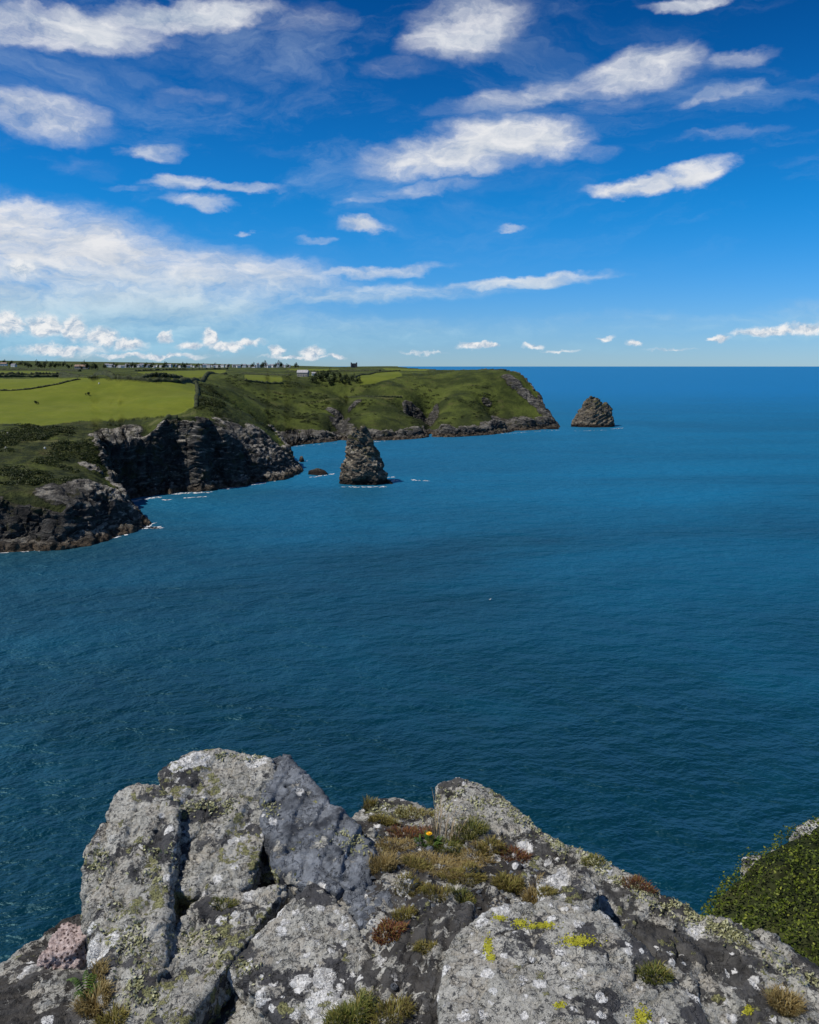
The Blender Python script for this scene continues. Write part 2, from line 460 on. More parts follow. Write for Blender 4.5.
def make_world():
    w = bpy.data.worlds.new('World')
    scene.world = w
    w.use_nodes = True
    w.node_tree.nodes.clear()
    b = NB(w.node_tree)
    sky = b.node('ShaderNodeTexSky', sky_type='NISHITA', sun_disc=False, sun_elevation=SUN_EL, sun_rotation=SUN_AZ,
                 altitude=60, air_density=1.0, dust_density=0.0, ozone_density=3.0).outputs[0]
    D = b.node('ShaderNodeTexCoord').outputs['Generated']
    sx = b.node('ShaderNodeSeparateXYZ', {0: D})
    x, y, z = sx.outputs
    az = b.mul(b.math('ARCTAN2', x, y), 57.29578)
    el = b.mul(b.math('ARCSINE', z), 57.29578)
    q = b.node('ShaderNodeCombineXYZ', {0: az, 1: el, 2: 0.0}).outputs[0]
    # deeper, more saturated blue of a clear Atlantic day
    scaled = b.node('ShaderNodeVectorMath', {0: sky, 3: SKY_GAIN}, operation='SCALE').outputs[0]
    tint = b.mix(b.step(el, 0, 11), (0.48, 0.74, 1.22, 1), (0.10, 0.78, 1.22, 1))
    tint = b.mix(b.step(el, 8, 27), tint, (0.012, 0.44, 0.82, 1))
    blue = b.node('ShaderNodeGamma', {'Color': b.mix(1.0, scaled, tint, 'MULTIPLY'), 'Gamma': 1.22}).outputs[0]
    # cloud field
    qn = b.mapping(q, scale=(0.10, 0.26, 1))
    warp = b.vmath('SUBTRACT', b.noise(qn, 1.0, 3, 0.55, out='Color'), (0.5, 0.5, 0.5))
    warp2 = b.vmath('SUBTRACT', b.noise(b.mapping(q, scale=(0.5, 0.9, 1)), 1.0, 5, 0.6, out='Color'), (0.5, 0.5, 0.5))
    qw = b.vmath('ADD', q, b.vmath('ADD', b.vmath('MULTIPLY', warp, (5.0, 1.8, 0)), b.vmath('MULTIPLY', warp2, (2.4, 1.3, 0))))

    def fb(v): return b.noise(b.mapping(v, scale=(0.16, 0.42, 1)), 1.0, 8, 0.60, 0.25)
    f1 = fb(qw)
    f2 = fb(b.vmath('ADD', qw, (-0.5, 0.6, 0)))

    def ang(px, py):
        d = ray(px, py); d = d / np.linalg.norm(d)
        return math.degrees(math.atan2(d[0], d[1])), math.degrees(math.asin(d[2]))

    def blobs(lst, src, inner=0.25, grow=1.16):
        acc = None
        for n_, (px, py, rx, ry, rot, s) in enumerate(lst):
            if acc is not None and n_ % 4 == 0:      # keeps the evaluation in order, few values alive at a time
                src = b.node('ShaderNodeVectorMath', {0: acc, 1: (1e-7, 1e-7, 1e-7), 2: src}, operation='MULTIPLY_ADD').outputs[0]
            a, e = ang(px, py)
            a2, _ = ang(px + rx, py)
            _, e2 = ang(px, py - ry)
            m = b.mapping(src, loc=(a, e, 0), rot=(0, 0, R(rot)), scale=(max(a2 - a, .1) * grow, max(e2 - e, .1) * grow, 1), kind='TEXTURE')
            ln = b.vmath('LENGTH', m, out=1)
            v = b.step(ln, 1.25, inner, 0.0, s)
            acc = v if acc is None else b.maxi(acc, v)
        return acc
    soft = [  # px, py, half width, half height, tilt (degrees), density
        (60, 30, 110, 26, 4, 1.0), (190, 14, 110, 18, 6, .95), (310, 20, 60, 22, 0, .45),
        (45, 115, 90, 28, -2, .78), (185, 95, 50, 12, 8, .35), (160, 151, 38, 10, 0, .72), (90, 165, 60, 20, 0, .28),
        (185, 182, 42, 9, 0, .72), (247, 186, 46, 7, 2, .72), (205, 201, 42, 9, -2, .72), (125, 186, 40, 6, 0, .45), (270, 150, 60, 10, 0, .25),
        (465, 24, 82, 36, 8, .82), (400, 70, 60, 18, 0, .35), (560, 90, 150, 18, 8, .62), (640, 70, 75, 26, 4, .85), (740, 58, 50, 12, 4, .5), (718, 94, 42, 9, 12, .7),
        (440, 158, 95, 22, 2, 1.0), (515, 140, 85, 26, 0, 1.05), (420, 188, 80, 10, 6, .6), (370, 200, 40, 7, 8, .6), (600, 150, 40, 12, 0, .4),
        (645, 182, 62, 10, 2, .95), (702, 172, 38, 14, 14, 1.0), (720, 134, 55, 9, 4, .5), (357, 229, 32, 8, -3, .9), (510, 226, 20, 5, 0, .75), (312, 243, 22, 5, 0, .5), (246, 229, 10, 4, 0, .6),
        (700, 0, 70, 10, 4, .85), (610, 105, 60, 12, 4, .4), (790, 80, 60, 10, 6, .28), (790, 160, 70, 8, 0, .25),
        (50, 255, 190, 62, -6, .98), (20, 215, 60, 26, 0, .95), (170, 272, 210, 34, -3, .86), (370, 272, 90, 8, 3, .72), (330, 296, 220, 14, 2, .72), (520, 282, 105, 8, 3, .82), (110, 312, 230, 40, 0, 1.05), (60, 345, 200, 18, 0, .8),
        (260, 335, 330, 26, 0, .66), (620, 325, 260, 16, 0, .50), (800, 318, 60, 22, 0, .52), (770, 332, 70, 12, 4, .62), (815, 325, 55, 16, 4, .66), (640, 345, 160, 12, 0, .40)]
    S = blobs(soft, qw)
    fine = b.noise(b.mapping(qw, rot=(0, 0, 0.1), scale=(0.55, 1.25, 1)), 1.0, 9, 0.66)
    tear = b.noise(b.mapping(qw, scale=(0.09, 0.5, 1)), 1.0, 6, 0.62, 0.4)
    dens = b.mul(S, b.add(b.add(0.40, b.mul(f1, 1.0)), b.add(b.mul(b.sub(fine, 0.5), 0.80), b.mul(b.sub(tear, 0.5), 1.15))))
    c_soft = b.step(dens, 0.17, 1.06)
    # crisp little cumulus over the land and along the horizon
    cu = [(8, 322, 26, 18, 0, .95), (45, 326, 26, 18, 0, 1.0), (72, 328, 20, 18, 0, 1.0), (100, 338, 26, 14, 0, .9), (128, 345, 26, 9, 0, .9), (165, 336, 13, 7, 0, .9), (190, 346, 20, 6, 0, .85),
          (209, 338, 12, 12, 0, 1.0), (225, 347, 24, 7, 0, .95), (277, 351, 10, 8, 0, .95), (313, 352, 17, 8, 0, 1.0), (337, 356, 12, 4, 0, .8), (20, 268, 28, 16, 0, .7),
          (475, 346, 24, 5, 2, .95), (490, 346, 12, 4, 0, .8), (533, 346, 16, 4, 0, .8), (608, 338, 14, 4, 0, .72), (636, 343, 14, 5, 0, .8), (300, 357, 60, 3, 0, .75), (420, 353, 40, 3, 0, .6), (150, 356, 90, 4, 0, .8), (60, 350, 70, 8, 0, .8), (245, 344, 30, 6, 0, .8), (720, 339, 18, 5, 0, .85), (770, 331, 60, 8, 5, .8), (810, 328, 40, 9, 3, .8), (560, 350, 30, 3, 0, .6), (670, 350, 40, 3, 0, .6)]
    qc = b.vmath('ADD', q, b.vmath('MULTIPLY', b.vmath('SUBTRACT', b.noise(b.mapping(q, scale=(0.7, 0.9, 1)), 1.0, 6, 0.62, out='Color'), (0.5, 0.5, 0.5)), (1.7, 1.1, 0)))
    K = blobs(cu, qc, 0.0)
    k1 = b.noise(b.mapping(qc, scale=(1.3, 1.6, 1)), 1.0, 8, 0.66)
    k2 = b.noise(b.mapping(b.vmath('ADD', qc, (-0.18, 0.25, 0)), scale=(1.3, 1.6, 1)), 1.0, 8, 0.66)
    c_cu = b.step(b.mul(K, b.add(0.5, k1)), 0.28, 0.80)
    # wisps anywhere in the upper sky, also behind the viewer
    wisp = b.noise(b.mapping(qw, rot=(0, 0, 0.12), scale=(0.045, 0.17, 1)), 1.0, 8, 0.66, 0.6)
    c_w = b.mul(b.step(wisp, 0.46, 0.80), b.mul(0.42, b.step(el, 4, 12)))
    back = b.mul(b.step(b.math('ABSOLUTE', az), 40, 75), b.step(f1, 0.50, 0.66))
    lit = b.math('ADD', b.add(b.mul(b.sub(f1, f2), 2.6), b.mul(b.sub(fine, 0.5), 1.0)), 0.66, clamp=True)
    lit_k = b.math('ADD', b.mul(b.sub(k1, k2), 3.4), 0.62, clamp=True)
    hi = b.step(el, 1.0, 7.0)
    col_s = b.mix(lit, b.mix(hi, (0.22, 0.46, 0.66), (0.42, 0.50, 0.62)), b.mix(hi, (0.34, 0.60, 0.78), (0.80, 0.81, 0.84)))
    col_k = b.mix(lit_k, (0.36, 0.48, 0.62), (0.86, 0.87, 0.88))
    c = b.mix(b.math('MAXIMUM', c_w, b.mul(back, 0.8)), blue, (0.55, 0.68, 0.82))
    c = b.mix(c_soft, c, col_s)
    c = b.mix(c_cu, c, col_k)
    bg = b.node('ShaderNodeBackground', {'Color': c, 'Strength': 1.0}).outputs[0]
    o = b.node('ShaderNodeOutputWorld')
    b.l.new(bg, o.inputs[0])


make_world()
scene.world.cycles.sampling_method = 'MANUAL'
scene.world.cycles.sample_map_resolution = 256

sd = bpy.data.lights.new('sun', 'SUN')
sd.energy = 4.7
sd.angle = R(0.53)
sd.color = (1.0, 0.95, 0.87)
so = bpy.data.objects.new('sun', sd)
C.objects.link(so)
so.rotation_euler = Vector(-sun_dir).to_track_quat('-Z', 'Y').to_euler()
so.location = (-50, 20, 120)

# ------------------------------------------------------------------ coast heightfield
def sp(px, py): return tuple(sea_at(px, py)[:2])


coast = [(-4500, 120), (-900, 180), (-500, 215), (-330, 235), (-230, 258)] + [sp(-60, 556), sp(-20, 553), sp(0, 551), sp(30, 549), sp(60, 548), sp(82, 545), sp(100, 540), sp(118, 535), sp(132, 529), sp(146, 524)]
coast += [sp(136, 519), sp(130, 510), sp(122, 503), sp(122, 499), sp(134, 497), sp(150, 495), sp(165, 494), sp(180, 491), sp(195, 491), sp(210, 490), sp(225, 487), sp(240, 486), sp(252, 482), sp(265, 481), sp(283, 479), sp(299, 472)]
coast += [sp(294, 465), sp(287, 459), sp(280, 453), sp(283, 447), sp(296, 445), sp(315, 443), sp(330, 441.5), sp(342, 439.5), sp(352, 441), sp(372, 440.5), sp(392, 440), sp(410, 439), sp(424, 437.5), sp(430, 434), sp(436, 437),
          sp(450, 437), sp(470, 436), sp(490, 434.5), sp(505, 432.5), sp(512, 431), sp(530, 430), sp(545, 429), sp(557, 428)]
coast += [(150, 880), (138, 930), (110, 1000), (80, 1080), (40, 1250), (-20, 1600), (-120, 2300), (-300, 4000), (-600, 8000), (-4500, 8000)]
coast = np.array(coast)

ctrl = [  # px, py, distance -> a point of the land surface
    (-60, 488, 290), (0, 487, 293), (30, 490, 297), (60, 494, 300), (85, 491, 306), (105, 492, 316), (120, 503, 322), (140, 517, 325),
    (0, 465, 325), (0, 445, 360), (0, 426, 398), (-60, 428, 395), (-60, 460, 335), (50, 470, 330), (60, 445, 365), (60, 427, 405), (95, 474, 338), (105, 450, 372), (100, 424, 418), (128, 470, 372), (130, 440, 402), (120, 490, 352),
    (140, 421, 430), (160, 424, 415), (180, 421, 420), (200, 418, 425), (170, 417, 445), (195, 408, 475), (196, 385, 620), (0, 379, 610), (100, 380, 640), (-60, 379, 600), (50, 400, 490), (130, 400, 500),
    (206, 402, 490), (215, 402, 492), (228, 412, 488), (240, 421, 484), (253, 432, 482), (265, 441, 484), (278, 450, 486), (289, 459, 489),
    (215, 430, 440), (232, 440, 445), (250, 453, 452), (270, 464, 462),
    (215, 396, 560), (228, 404, 590), (240, 416, 600), (255, 433, 610), (268, 440, 630), (210, 384, 700), (230, 390, 700), (250, 404, 705), (262, 420, 690), (270, 436, 680),
    (240, 379, 820), (270, 384, 840), (270, 400, 780), (290, 415, 740), (285, 432, 695), (310, 386, 860), (310, 403, 795), (315, 422, 725), (325, 434, 706), (335, 412, 750), (335, 395, 830), (342, 400, 850), (345, 418, 775), (347, 432, 725),
    (355, 384, 880), (360, 400, 800), (365, 415, 755), (370, 430, 722), (385, 384, 880), (385, 402, 800), (390, 420, 748), (395, 430, 728),
    (405, 374, 960), (410, 386, 895), (412, 397, 855), (415, 418, 835), (428, 420, 850), (430, 398, 870), (418, 410, 842), (425, 430, 760), (440, 400, 845), (445, 415, 795), (450, 426, 760),
    (440, 373, 970), (450, 385, 900), (470, 371, 960), (470, 388, 880), (475, 402, 835), (480, 415, 800), (480, 426, 770), (500, 371.5, 930), (498, 385, 890), (500, 402, 860), (505, 420, 822),
    (512, 377, 905), (518, 384, 895), (530, 396, 885), (543, 410, 868), (552, 421, 855),
    (0, 361, 2600), (-100, 361, 2600), (50, 363, 2400), (100, 365.5, 2300), (180, 367, 2400), (240, 367.5, 2300), (300, 367.5, 2100), (340, 367.5, 1700), (360, 367, 1700), (395, 366.3, 1450), (420, 367.5, 1350), (450, 369, 1200), (480, 370, 1050),
    (0, 370, 1300), (0, 374, 900), (100, 372, 1200), (150, 373, 1150), (150, 379, 760), (200, 370, 1300), (220, 376, 1000), (260, 372, 1250), (260, 377, 950), (300, 373, 1150), (330, 378, 1000), (380, 371, 1150), (-150, 365, 2000),
]
cp = np.array([at(*c) for c in ctrl] + [(-3500, 5000, 95), (-3500, 1500, 95), (-1500, 5000, 80), (-3500, 300, 60), (-900, 300, 40), (-900, 700, 60), (-300, 5000, 50)])
_S = 500.0


def _tps(r2): return 0.5 * r2 * np.log(r2 + 1e-9)


_X = cp[:, :2] / _S
_n = len(_X)
_A = np.zeros((_n + 3, _n + 3))
_A[:_n, :_n] = _tps(((_X[:, None] - _X[None]) ** 2).sum(-1)) + 2e-4 * np.eye(_n)
_A[:_n, _n] = 1; _A[:_n, _n + 1:] = _X
_A[_n:, :_n] = _A[:_n, _n:].T
_W = np.linalg.solve(_A, np.concatenate([cp[:, 2], [0, 0, 0]]))


def base_h(XY):
    out = np.empty(len(XY))
    for s in range(0, len(XY), 60000):
        q = XY[s:s + 60000] / _S
        r2 = ((q[:, None] - _X[None]) ** 2).sum(-1)
        out[s:s + 60000] = _tps(r2) @ _W[:_n] + _W[_n] + q @ _W[_n + 1:]
    return out


def poly_dist(XY, poly):
    """signed distance to a closed polygon, positive inside"""
    out = np.empty(len(XY))
    a, c = poly, np.roll(poly, -1, 0)
    e = c - a
    L2 = (e ** 2).sum(1)
    for s in range(0, len(XY), 60000):
        q = XY[s:s + 60000]
        d = q[:, None] - a[None]
        t = np.clip((d * e).sum(-1) / L2, 0, 1)
        dd = d - t[..., None] * e
        m = np.sqrt((dd ** 2).sum(-1)).min(1)
        cond = (a[None, :, 1] > q[:, None, 1]) != (c[None, :, 1] > q[:, None, 1])
        xi = a[:, 0] + (q[:, None, 1] - a[:, 1]) / np.where(np.abs(e[:, 1]) < 1e-9, 1e-9, e[:, 1]) * e[:, 0]
        ins = ((cond & (q[:, None, 0] < xi)).sum(1) % 2) == 1
        out[s:s + 60000] = np.where(ins, m, -m)
    return out


class Grid:
    def __init__(self, x0, x1, y0, y1, st):
        self.x0, self.y0, self.st = x0, y0, st
        self.xs, self.ys = np.arange(x0, x1, st), np.arange(y0, y1, st)
        g = np.stack(np.meshgrid(self.xs, self.ys, indexing='ij'), -1).reshape(-1, 2)
        sh = (len(self.xs), len(self.ys))
        self.b, self.d = base_h(g).reshape(sh), poly_dist(g, coast).reshape(sh)

    def inside(self, q):
        return (q[:, 0] >= self.x0) & (q[:, 0] < self.xs[-1]) & (q[:, 1] >= self.y0) & (q[:, 1] < self.ys[-1])

    def get(self, q):
        u, v = (q[:, 0] - self.x0) / self.st, (q[:, 1] - self.y0) / self.st
        i = np.clip(u.astype(int), 0, len(self.xs) - 2); j = np.clip(v.astype(int), 0, len(self.ys) - 2)
        fu, fv = np.clip(u - i, 0, 1), np.clip(v - j, 0, 1)
        return [a[i, j] * (1 - fu) * (1 - fv) + a[i + 1, j] * fu * (1 - fv) + a[i, j + 1] * (1 - fu) * fv + a[i + 1, j + 1] * fu * fv for a in (self.b, self.d)]


NEAR_GRID, FAR_GRID = Grid(-620, 260, 200, 1080, 2.0), Grid(-4600, 1600, 100, 6200, 20.0)


def base_and_dist(XY):
    b, d = FAR_GRID.get(XY)
    m = NEAR_GRID.inside(XY)
    if m.any(): b[m], d[m] = NEAR_GRID.get(XY[m])
    return b, d


def height(XY, full=False):
    XY = np.asarray(XY, float)
    P3 = np.c_[XY, np.zeros(len(XY))]
    base, d = base_and_dist(XY)
    # a belt of bare low cliff all along the shore
    low = 4.5 + 3.0 * sstep(10, 60, XY[:, 0]) + 7.0 * fbm(P3, 34, 3, off=6.0)
    base = np.maximum(base, low * sstep(0, 7, d) * sstep(1100, 950, XY[:, 1]))
    dp = d + 3.2 * fbm(P3, 16, 3, 0.55) * 1.6 + 2.0 * fbm(P3, 5, 2, off=9.0) * sstep(-2, 4, d)
    # steep walls; gentler on the spur and in the valley mouth
    k = 2.6 + 1.6 * fbm(P3, 30, 2, off=4.0)
    k = k + 2.6 * np.exp(-((XY[:, 0] + 125) ** 2 + (XY[:, 1] - 405) ** 2) / 45 ** 2)
    ramp = np.where(dp < 4, 0.55 * dp, 2.2 + k * (dp - 4))
    base = np.maximum(base, 1.0)
    kk = 2.0
    m = -kk * np.logaddexp(-base / kk, -np.clip(ramp, -60, 400) / kk)
    h = np.where(d < -8, -6.0, np.maximum(m, -6.0))
    X_, Y_ = XY[:, 0], XY[:, 1]
    h = h - 13 * np.exp(-((X_ - 11) / 15) ** 4) * sstep(850, 842, Y_) * sstep(775, 830, Y_)
    h = h - 7 * np.exp(-((X_ - 19 - (Y_ - 780) * .08) / 6) ** 2) * sstep(735, 750, Y_) * sstep(835, 815, Y_)
    h = h - 8 * np.exp(-((X_ + 62 - (Y_ - 750) * .05) / 8) ** 2) * sstep(700, 722, Y_) * sstep(850, 800, Y_)
    h = h - 10 * np.exp(-((X_ - 84 - (Y_ - 830) * -.25) / 10) ** 2) * sstep(795, 812, Y_) * sstep(868, 856, Y_)
    h = np.where(d > 2, np.maximum(h, 0.6), h)
    # heathy lumps
    far = sstep(150, 60, np.abs(base))
    h = h + far * sstep(0, 10, d) * 0.9 * fbm(P3, 22, 3, off=2.0) * sstep(1200, 500, XY[:, 1])
    if full:
        return h, base, d, dp, ramp, low
    return h


def hit(px, py, r0=200.0, r1=3500.0):
    d = ray(px, py)
    t = np.concatenate([np.arange(r0, 1200, 0.5), np.arange(1200, r1, 4.0)])
    P = EYE + d[None] * (t / d[1])[:, None]
    h = height(P[:, :2])
    below = np.nonzero(P[:, 2] <= h)[0]
    if len(below) == 0:
        i = int(np.argmin(P[:, 2] - h))
    else:
        i = below[0]
    p = P[i].copy(); p[2] = h[i]
    return p


def build_land():
    ncol, N = 820, 560
    azs = np.radians(np.linspace(-36, 13.5, ncol))
    rr = np.concatenate([np.arange(215, 1000, 0.8), np.arange(1000, 1600, 3), np.arange(1600, 6000, 15)])
    A, RR = np.meshgrid(azs, rr, indexing='ij')
    XY = np.stack([np.sin(A) * RR, np.cos(A) * RR], -1)
    H = height(XY.reshape(-1, 2)).reshape(A.shape)
    dr = np.diff(RR, axis=1); dh = np.diff(H, axis=1); rm = RR[:, 1:]
    wgt = F * np.sqrt((dr * np.abs(60 - H[:, 1:]) / rm ** 2 * 1.3) ** 2 + (dh / rm) ** 2) + 0.05 * dr
    wgt *= np.where(np.maximum(H[:, 1:], H[:, :-1]) < -4, 0.05, 1.0)
    s = np.concatenate([np.zeros((ncol, 1)), np.cumsum(wgt, 1)], 1)
    # smooth the sampling between neighbouring columns so that quads stay regular
    s /= s[:, -1:]
    k = np.exp(-np.linspace(-2, 2, 13) ** 2); k /= k.sum()
    sp_ = np.pad(s, ((6, 6), (0, 0)), 'edge')
    s = sum(k[i] * sp_[i:i + ncol] for i in range(13))
    R2 = np.stack([np.interp(np.linspace(0, 1, N), s[i], rr) for i in range(ncol)])
    A2 = np.repeat(azs[:, None], N, 1)
    XY = np.stack([np.sin(A2) * R2, np.cos(A2) * R2], -1).reshape(-1, 2)
    h, base, d, dp, ramp, low = height(XY, True)
    V = np.c_[XY, h]
    e = 1.2
    gxh = (height(XY + np.array([e, 0])) - h) / e
    gyh = (height(XY + np.array([0, e])) - h) / e
    nr = np.c_[-gxh, -gyh, np.ones(len(h))]
    nr /= np.linalg.norm(nr, axis=1)[:, None]
    slope = nr[:, 2]
    rock = sstep(1.5, -3.0, ramp - base) * sstep(-8, -2, d)
    rock = np.maximum(rock, sstep(0.66, 0.50, slope) * sstep(160, 80, d))
    lowr = low + 2.5 * fbm(V, 9, 3, off=1.0)
    rock = np.maximum(rock, sstep(1.6, -0.8, h - lowr) * sstep(60, 30, d) * sstep(1100, 950, V[:, 1]))
    for (px, py, rad, s_) in [(115, 437, 9, .85), (103, 441, 7, .85), (128, 434, 8, .8), (112, 456, 5, .9), (90, 471, 5, .95), (205, 425, 12, .45), (222, 418, 10, .4), (232, 432, 12, .6), (250, 445, 14, .95), (262, 440, 10, .95), (275, 455, 12, 1.0), (285, 465, 12, 1.0), (240, 460, 14, .95), (260, 468, 14, 1.0), (225, 450, 14, .9),
                              (60, 497, 9, .8), (90, 497, 10, .95), (105, 500, 10, .95), (120, 505, 9, 1.0), (335, 415, 9, .75), (340, 425, 10, .8), (345, 432, 9, .9), (355, 405, 8, .6), (508, 378, 8, .7), (514, 384, 9, .8), (525, 395, 9, .8), (535, 403, 9, .8), (545, 413, 9, .9), 
                              (290, 438, 9, .9), (305, 439, 9, 1.0), (322, 438, 9, 1.0)]:
        p = hit(px, py)
        q = np.sqrt(((V[:, :2] - p[:2]) ** 2).sum(1)) / rad
        rock = np.maximum(rock, s_ * sstep(1.5, 0.5, q))
    # crags: real relief along the surface normal where it is rock
    beds = V @ np.array([0.32, 0.12, 0.94]) / 2.6 + 1.2 * fbm(V, 14, 3)
    saw = beds - np.floor(beds)
    disp = 2.6 * fbm(V, 11, 4, 0.55, True) + 1.2 * fbm(V, 3.5, 3, 0.6, True) + 0.9 * saw
    veg = 0.55 * fbm(V, 4.5, 3, 0.6) + 0.5 * fbm(V, 9, 2, off=3.0)
    fields = []
    for poly in [[(-80, 379), (0, 378.5), (60, 378.5), (120, 380), (160, 383), (194, 384), (196, 395), (194, 407), (165, 417), (120, 421), (80, 421), (40, 426), (0, 424), (-80, 429)],
                 [(137, 372), (226, 370), (224, 374), (205, 377.5), (180, 378), (150, 376)], [(244, 374.5), (280, 376.5), (282, 383), (262, 382), (244, 380)],
                 [(355, 377), (372, 373), (398, 371.5), (402, 376), (375, 384), (360, 385)], [(-60, 370.5), (40, 371), (70, 372.5), (0, 374), (-60, 374)], [(285, 368.5), (340, 369), (335, 371), (290, 371)], [(382, 368), (430, 369), (425, 371), (385, 370)]]:
        fields.append(np.array([hit(*p)[:2] for p in poly]))
    fmask = np.zeros(len(V))
    for i, f in enumerate(fields):
        dd = poly_dist(V[:, :2], f)
        fmask = np.maximum(fmask, sstep(-1.0, 1.0, dd + 1.2 * fbm(V, 6, 2)) * (1.0 if i == 0 else 0.85))
    fmask *= sstep(0.5, 0.2, rock)
    farf = sstep(1500, 900, V[:, 1])
    V = V + nr * ((rock * disp * sstep(-6, 0, d) + (1 - rock) * (1 - fmask) * veg) * farf)[:, None]
    # valley slope fresher green; near scrub slope darkened to stand in for cloud shadow
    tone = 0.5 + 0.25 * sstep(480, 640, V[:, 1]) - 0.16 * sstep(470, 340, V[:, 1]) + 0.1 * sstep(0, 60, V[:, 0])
    path = np.zeros(len(V))
    for line in [[(20, 442), (60, 441), (100, 443)], [(300, 404), (330, 399), (380, 398), (402, 396)], [(150, 425), (195, 412)]]:
        pts = np.array([hit(*p)[:2] for p in line])
        for a, c in zip(pts[:-1], pts[1:]):
            e = c - a
            t = np.clip(((V[:, :2] - a) @ e) / (e @ e), 0, 1)
            q = np.sqrt(((V[:, :2] - a - t[:, None] * e) ** 2).sum(1))
            path = np.maximum(path, sstep(1.6, 0.6, q + 0.4 * fbm(V, 4, 2)))
    i0 = (np.arange(ncol - 1)[:, None] * N + np.arange(N - 1)[None]).ravel()
    faces = np.stack([i0, i0 + N, i0 + N + 1, i0 + 1], 1)
    keep = V[faces, 2].max(1) > -3.5
    faces = faces[keep]
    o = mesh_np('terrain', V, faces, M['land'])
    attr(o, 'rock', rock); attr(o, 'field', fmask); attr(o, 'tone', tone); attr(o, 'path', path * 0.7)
    tag(o, 'green clifftop farmland and dark slate cliffs along the bay', 'terrain', kind='structure')
    return fields


FIELDS = build_land()

# the sea, one sheet out to the horizon
L = 120000.0
o = mesh_np('sea', [(-L, -400, 0), (L, -400, 0), (L, L, 0), (-L, L, 0)], [(0, 1, 2, 3)], M['sea'])
tag(o, 'deep blue rippled sea reaching the horizon', 'sea', kind='structure')


# ------------------------------------------------------------------ rocks
class Lumps(list):
    pass


def rock_mesh(name, pts, voxel, mat, amps, drop=None, seed=0.0, smooth=4, beds=None, loc=None, parent=None, cracks=None):
    """a solid block: hull of its corner points, re-meshed finely, then roughened in 3D"""
    bm = bmesh.new()
    for part in (pts if isinstance(pts, Lumps) else [pts]):
        vs = [bm.verts.new(Vector(p)) for p in part]
        r = bmesh.ops.convex_hull(bm, input=vs)
        junk = {g for g in r['geom_interior'] + r['geom_unused'] if isinstance(g, bmesh.types.BMVert)}
        bmesh.ops.delete(bm, geom=list(junk), context='VERTS')
    me = bpy.data.meshes.new('tmp'); bm.to_mesh(me); bm.free()
    ob = bpy.data.objects.new('tmp', me); C.objects.link(ob)
    md = ob.modifiers.new('r', 'REMESH'); md.mode = 'VOXEL'; md.voxel_size = voxel; md.adaptivity = 0
    ms = ob.modifiers.new('s', 'SMOOTH'); ms.iterations = smooth; ms.factor = 0.5
    dg = bpy.context.evaluated_depsgraph_get()
    out = bpy.data.meshes.new_from_object(ob.evaluated_get(dg))
    bpy.data.objects.remove(ob); bpy.data.meshes.remove(me)
    n = len(out.vertices)
    V = np.empty(n * 3, np.float32); out.vertices.foreach_get('co', V); V = V.reshape(-1, 3).astype(float)
    Nn = np.empty(n * 3, np.float32); out.vertices.foreach_get('normal', Nn); Nn = Nn.reshape(-1, 3).astype(float)
    disp = np.zeros(n)
    for (scale, amp, octv, ridged) in amps:
        f = fbm(V, scale, octv, 0.55, ridged, off=seed)
        disp += amp * ((f - 0.35) if ridged else f)
    if cracks:
        for (sc, dp_, wd_) in cracks:
            q = V * np.array([1.0, 1.0, 0.55])
            f = fbm(q, sc, 3, .5, off=seed + 31)
            disp -= dp_ * np.exp(-(f / wd_) ** 2) * sstep(-.25, .2, fbm(V, sc * 1.4, 2, off=seed + 41))
    if beds:
        dvec, period, amp = beds
        t = V @ np.array(dvec) / period + 0.9 * fbm(V, period * 6, 3, off=seed + 5)
        s = t - np.floor(t)
        disp += amp * (sstep(0, 0.75, s) - sstep(0.88, 1.0, s)) * (0.4 + 0.9 * sstep(-0.25, 0.35, fbm(V, period * 4, 2, off=seed + 3)))
    V = V + Nn * disp[:, None]
    base = np.array(loc) if loc is not None else np.array([V[:, 0].mean(), V[:, 1].mean(), V[:, 2].min()])
    V = V - base
    out.vertices.foreach_set('co', V.astype(np.float32).ravel())
    out.polygons.foreach_set('use_smooth', np.full(len(out.polygons), True))
    out.materials.clear(); out.materials.append(mat)
    out.name = name
    o = bpy.data.objects.new(name, out); C.objects.link(o)
    o.location = base
    o.parent = parent
    out.update()
    return o


def sea_rock(name, sil, depth, voxel, amps, seed, zbot=-3.0, beds=None):
    """sil: px,py,distance of silhouette and face points; a back is added behind"""
    P = [at(*s) for s in sil]
    c = np.mean(P, 0)
    Q = list(P)
    for p in P:
        q = c + (p - c) * 0.75; q[1] += depth; q[2] = p[2] * 0.9
        Q.append(q)
        if p[2] < 5:
            for k in (p, q):
                b_ = k.copy(); b_[2] = zbot
                Q.append(b_)
    return rock_mesh(name, Q, voxel, M['stack'], amps, seed=seed, smooth=2, beds=beds)


def lump(sil, depth, zbot=-3.0):
    P = [at(*q) for q in sil]
    c = np.mean(P, 0)
    Q = list(P)
    for p in P:
        q = c + (p - c) * 0.72; q[1] += depth; q[2] = p[2] * 0.92
        Q.append(q)
        if zbot is not None and p[2] < 6:
            for k in (p, q):
                b_ = k.copy(); b_[2] = zbot
                Q.append(b_)
    return Q


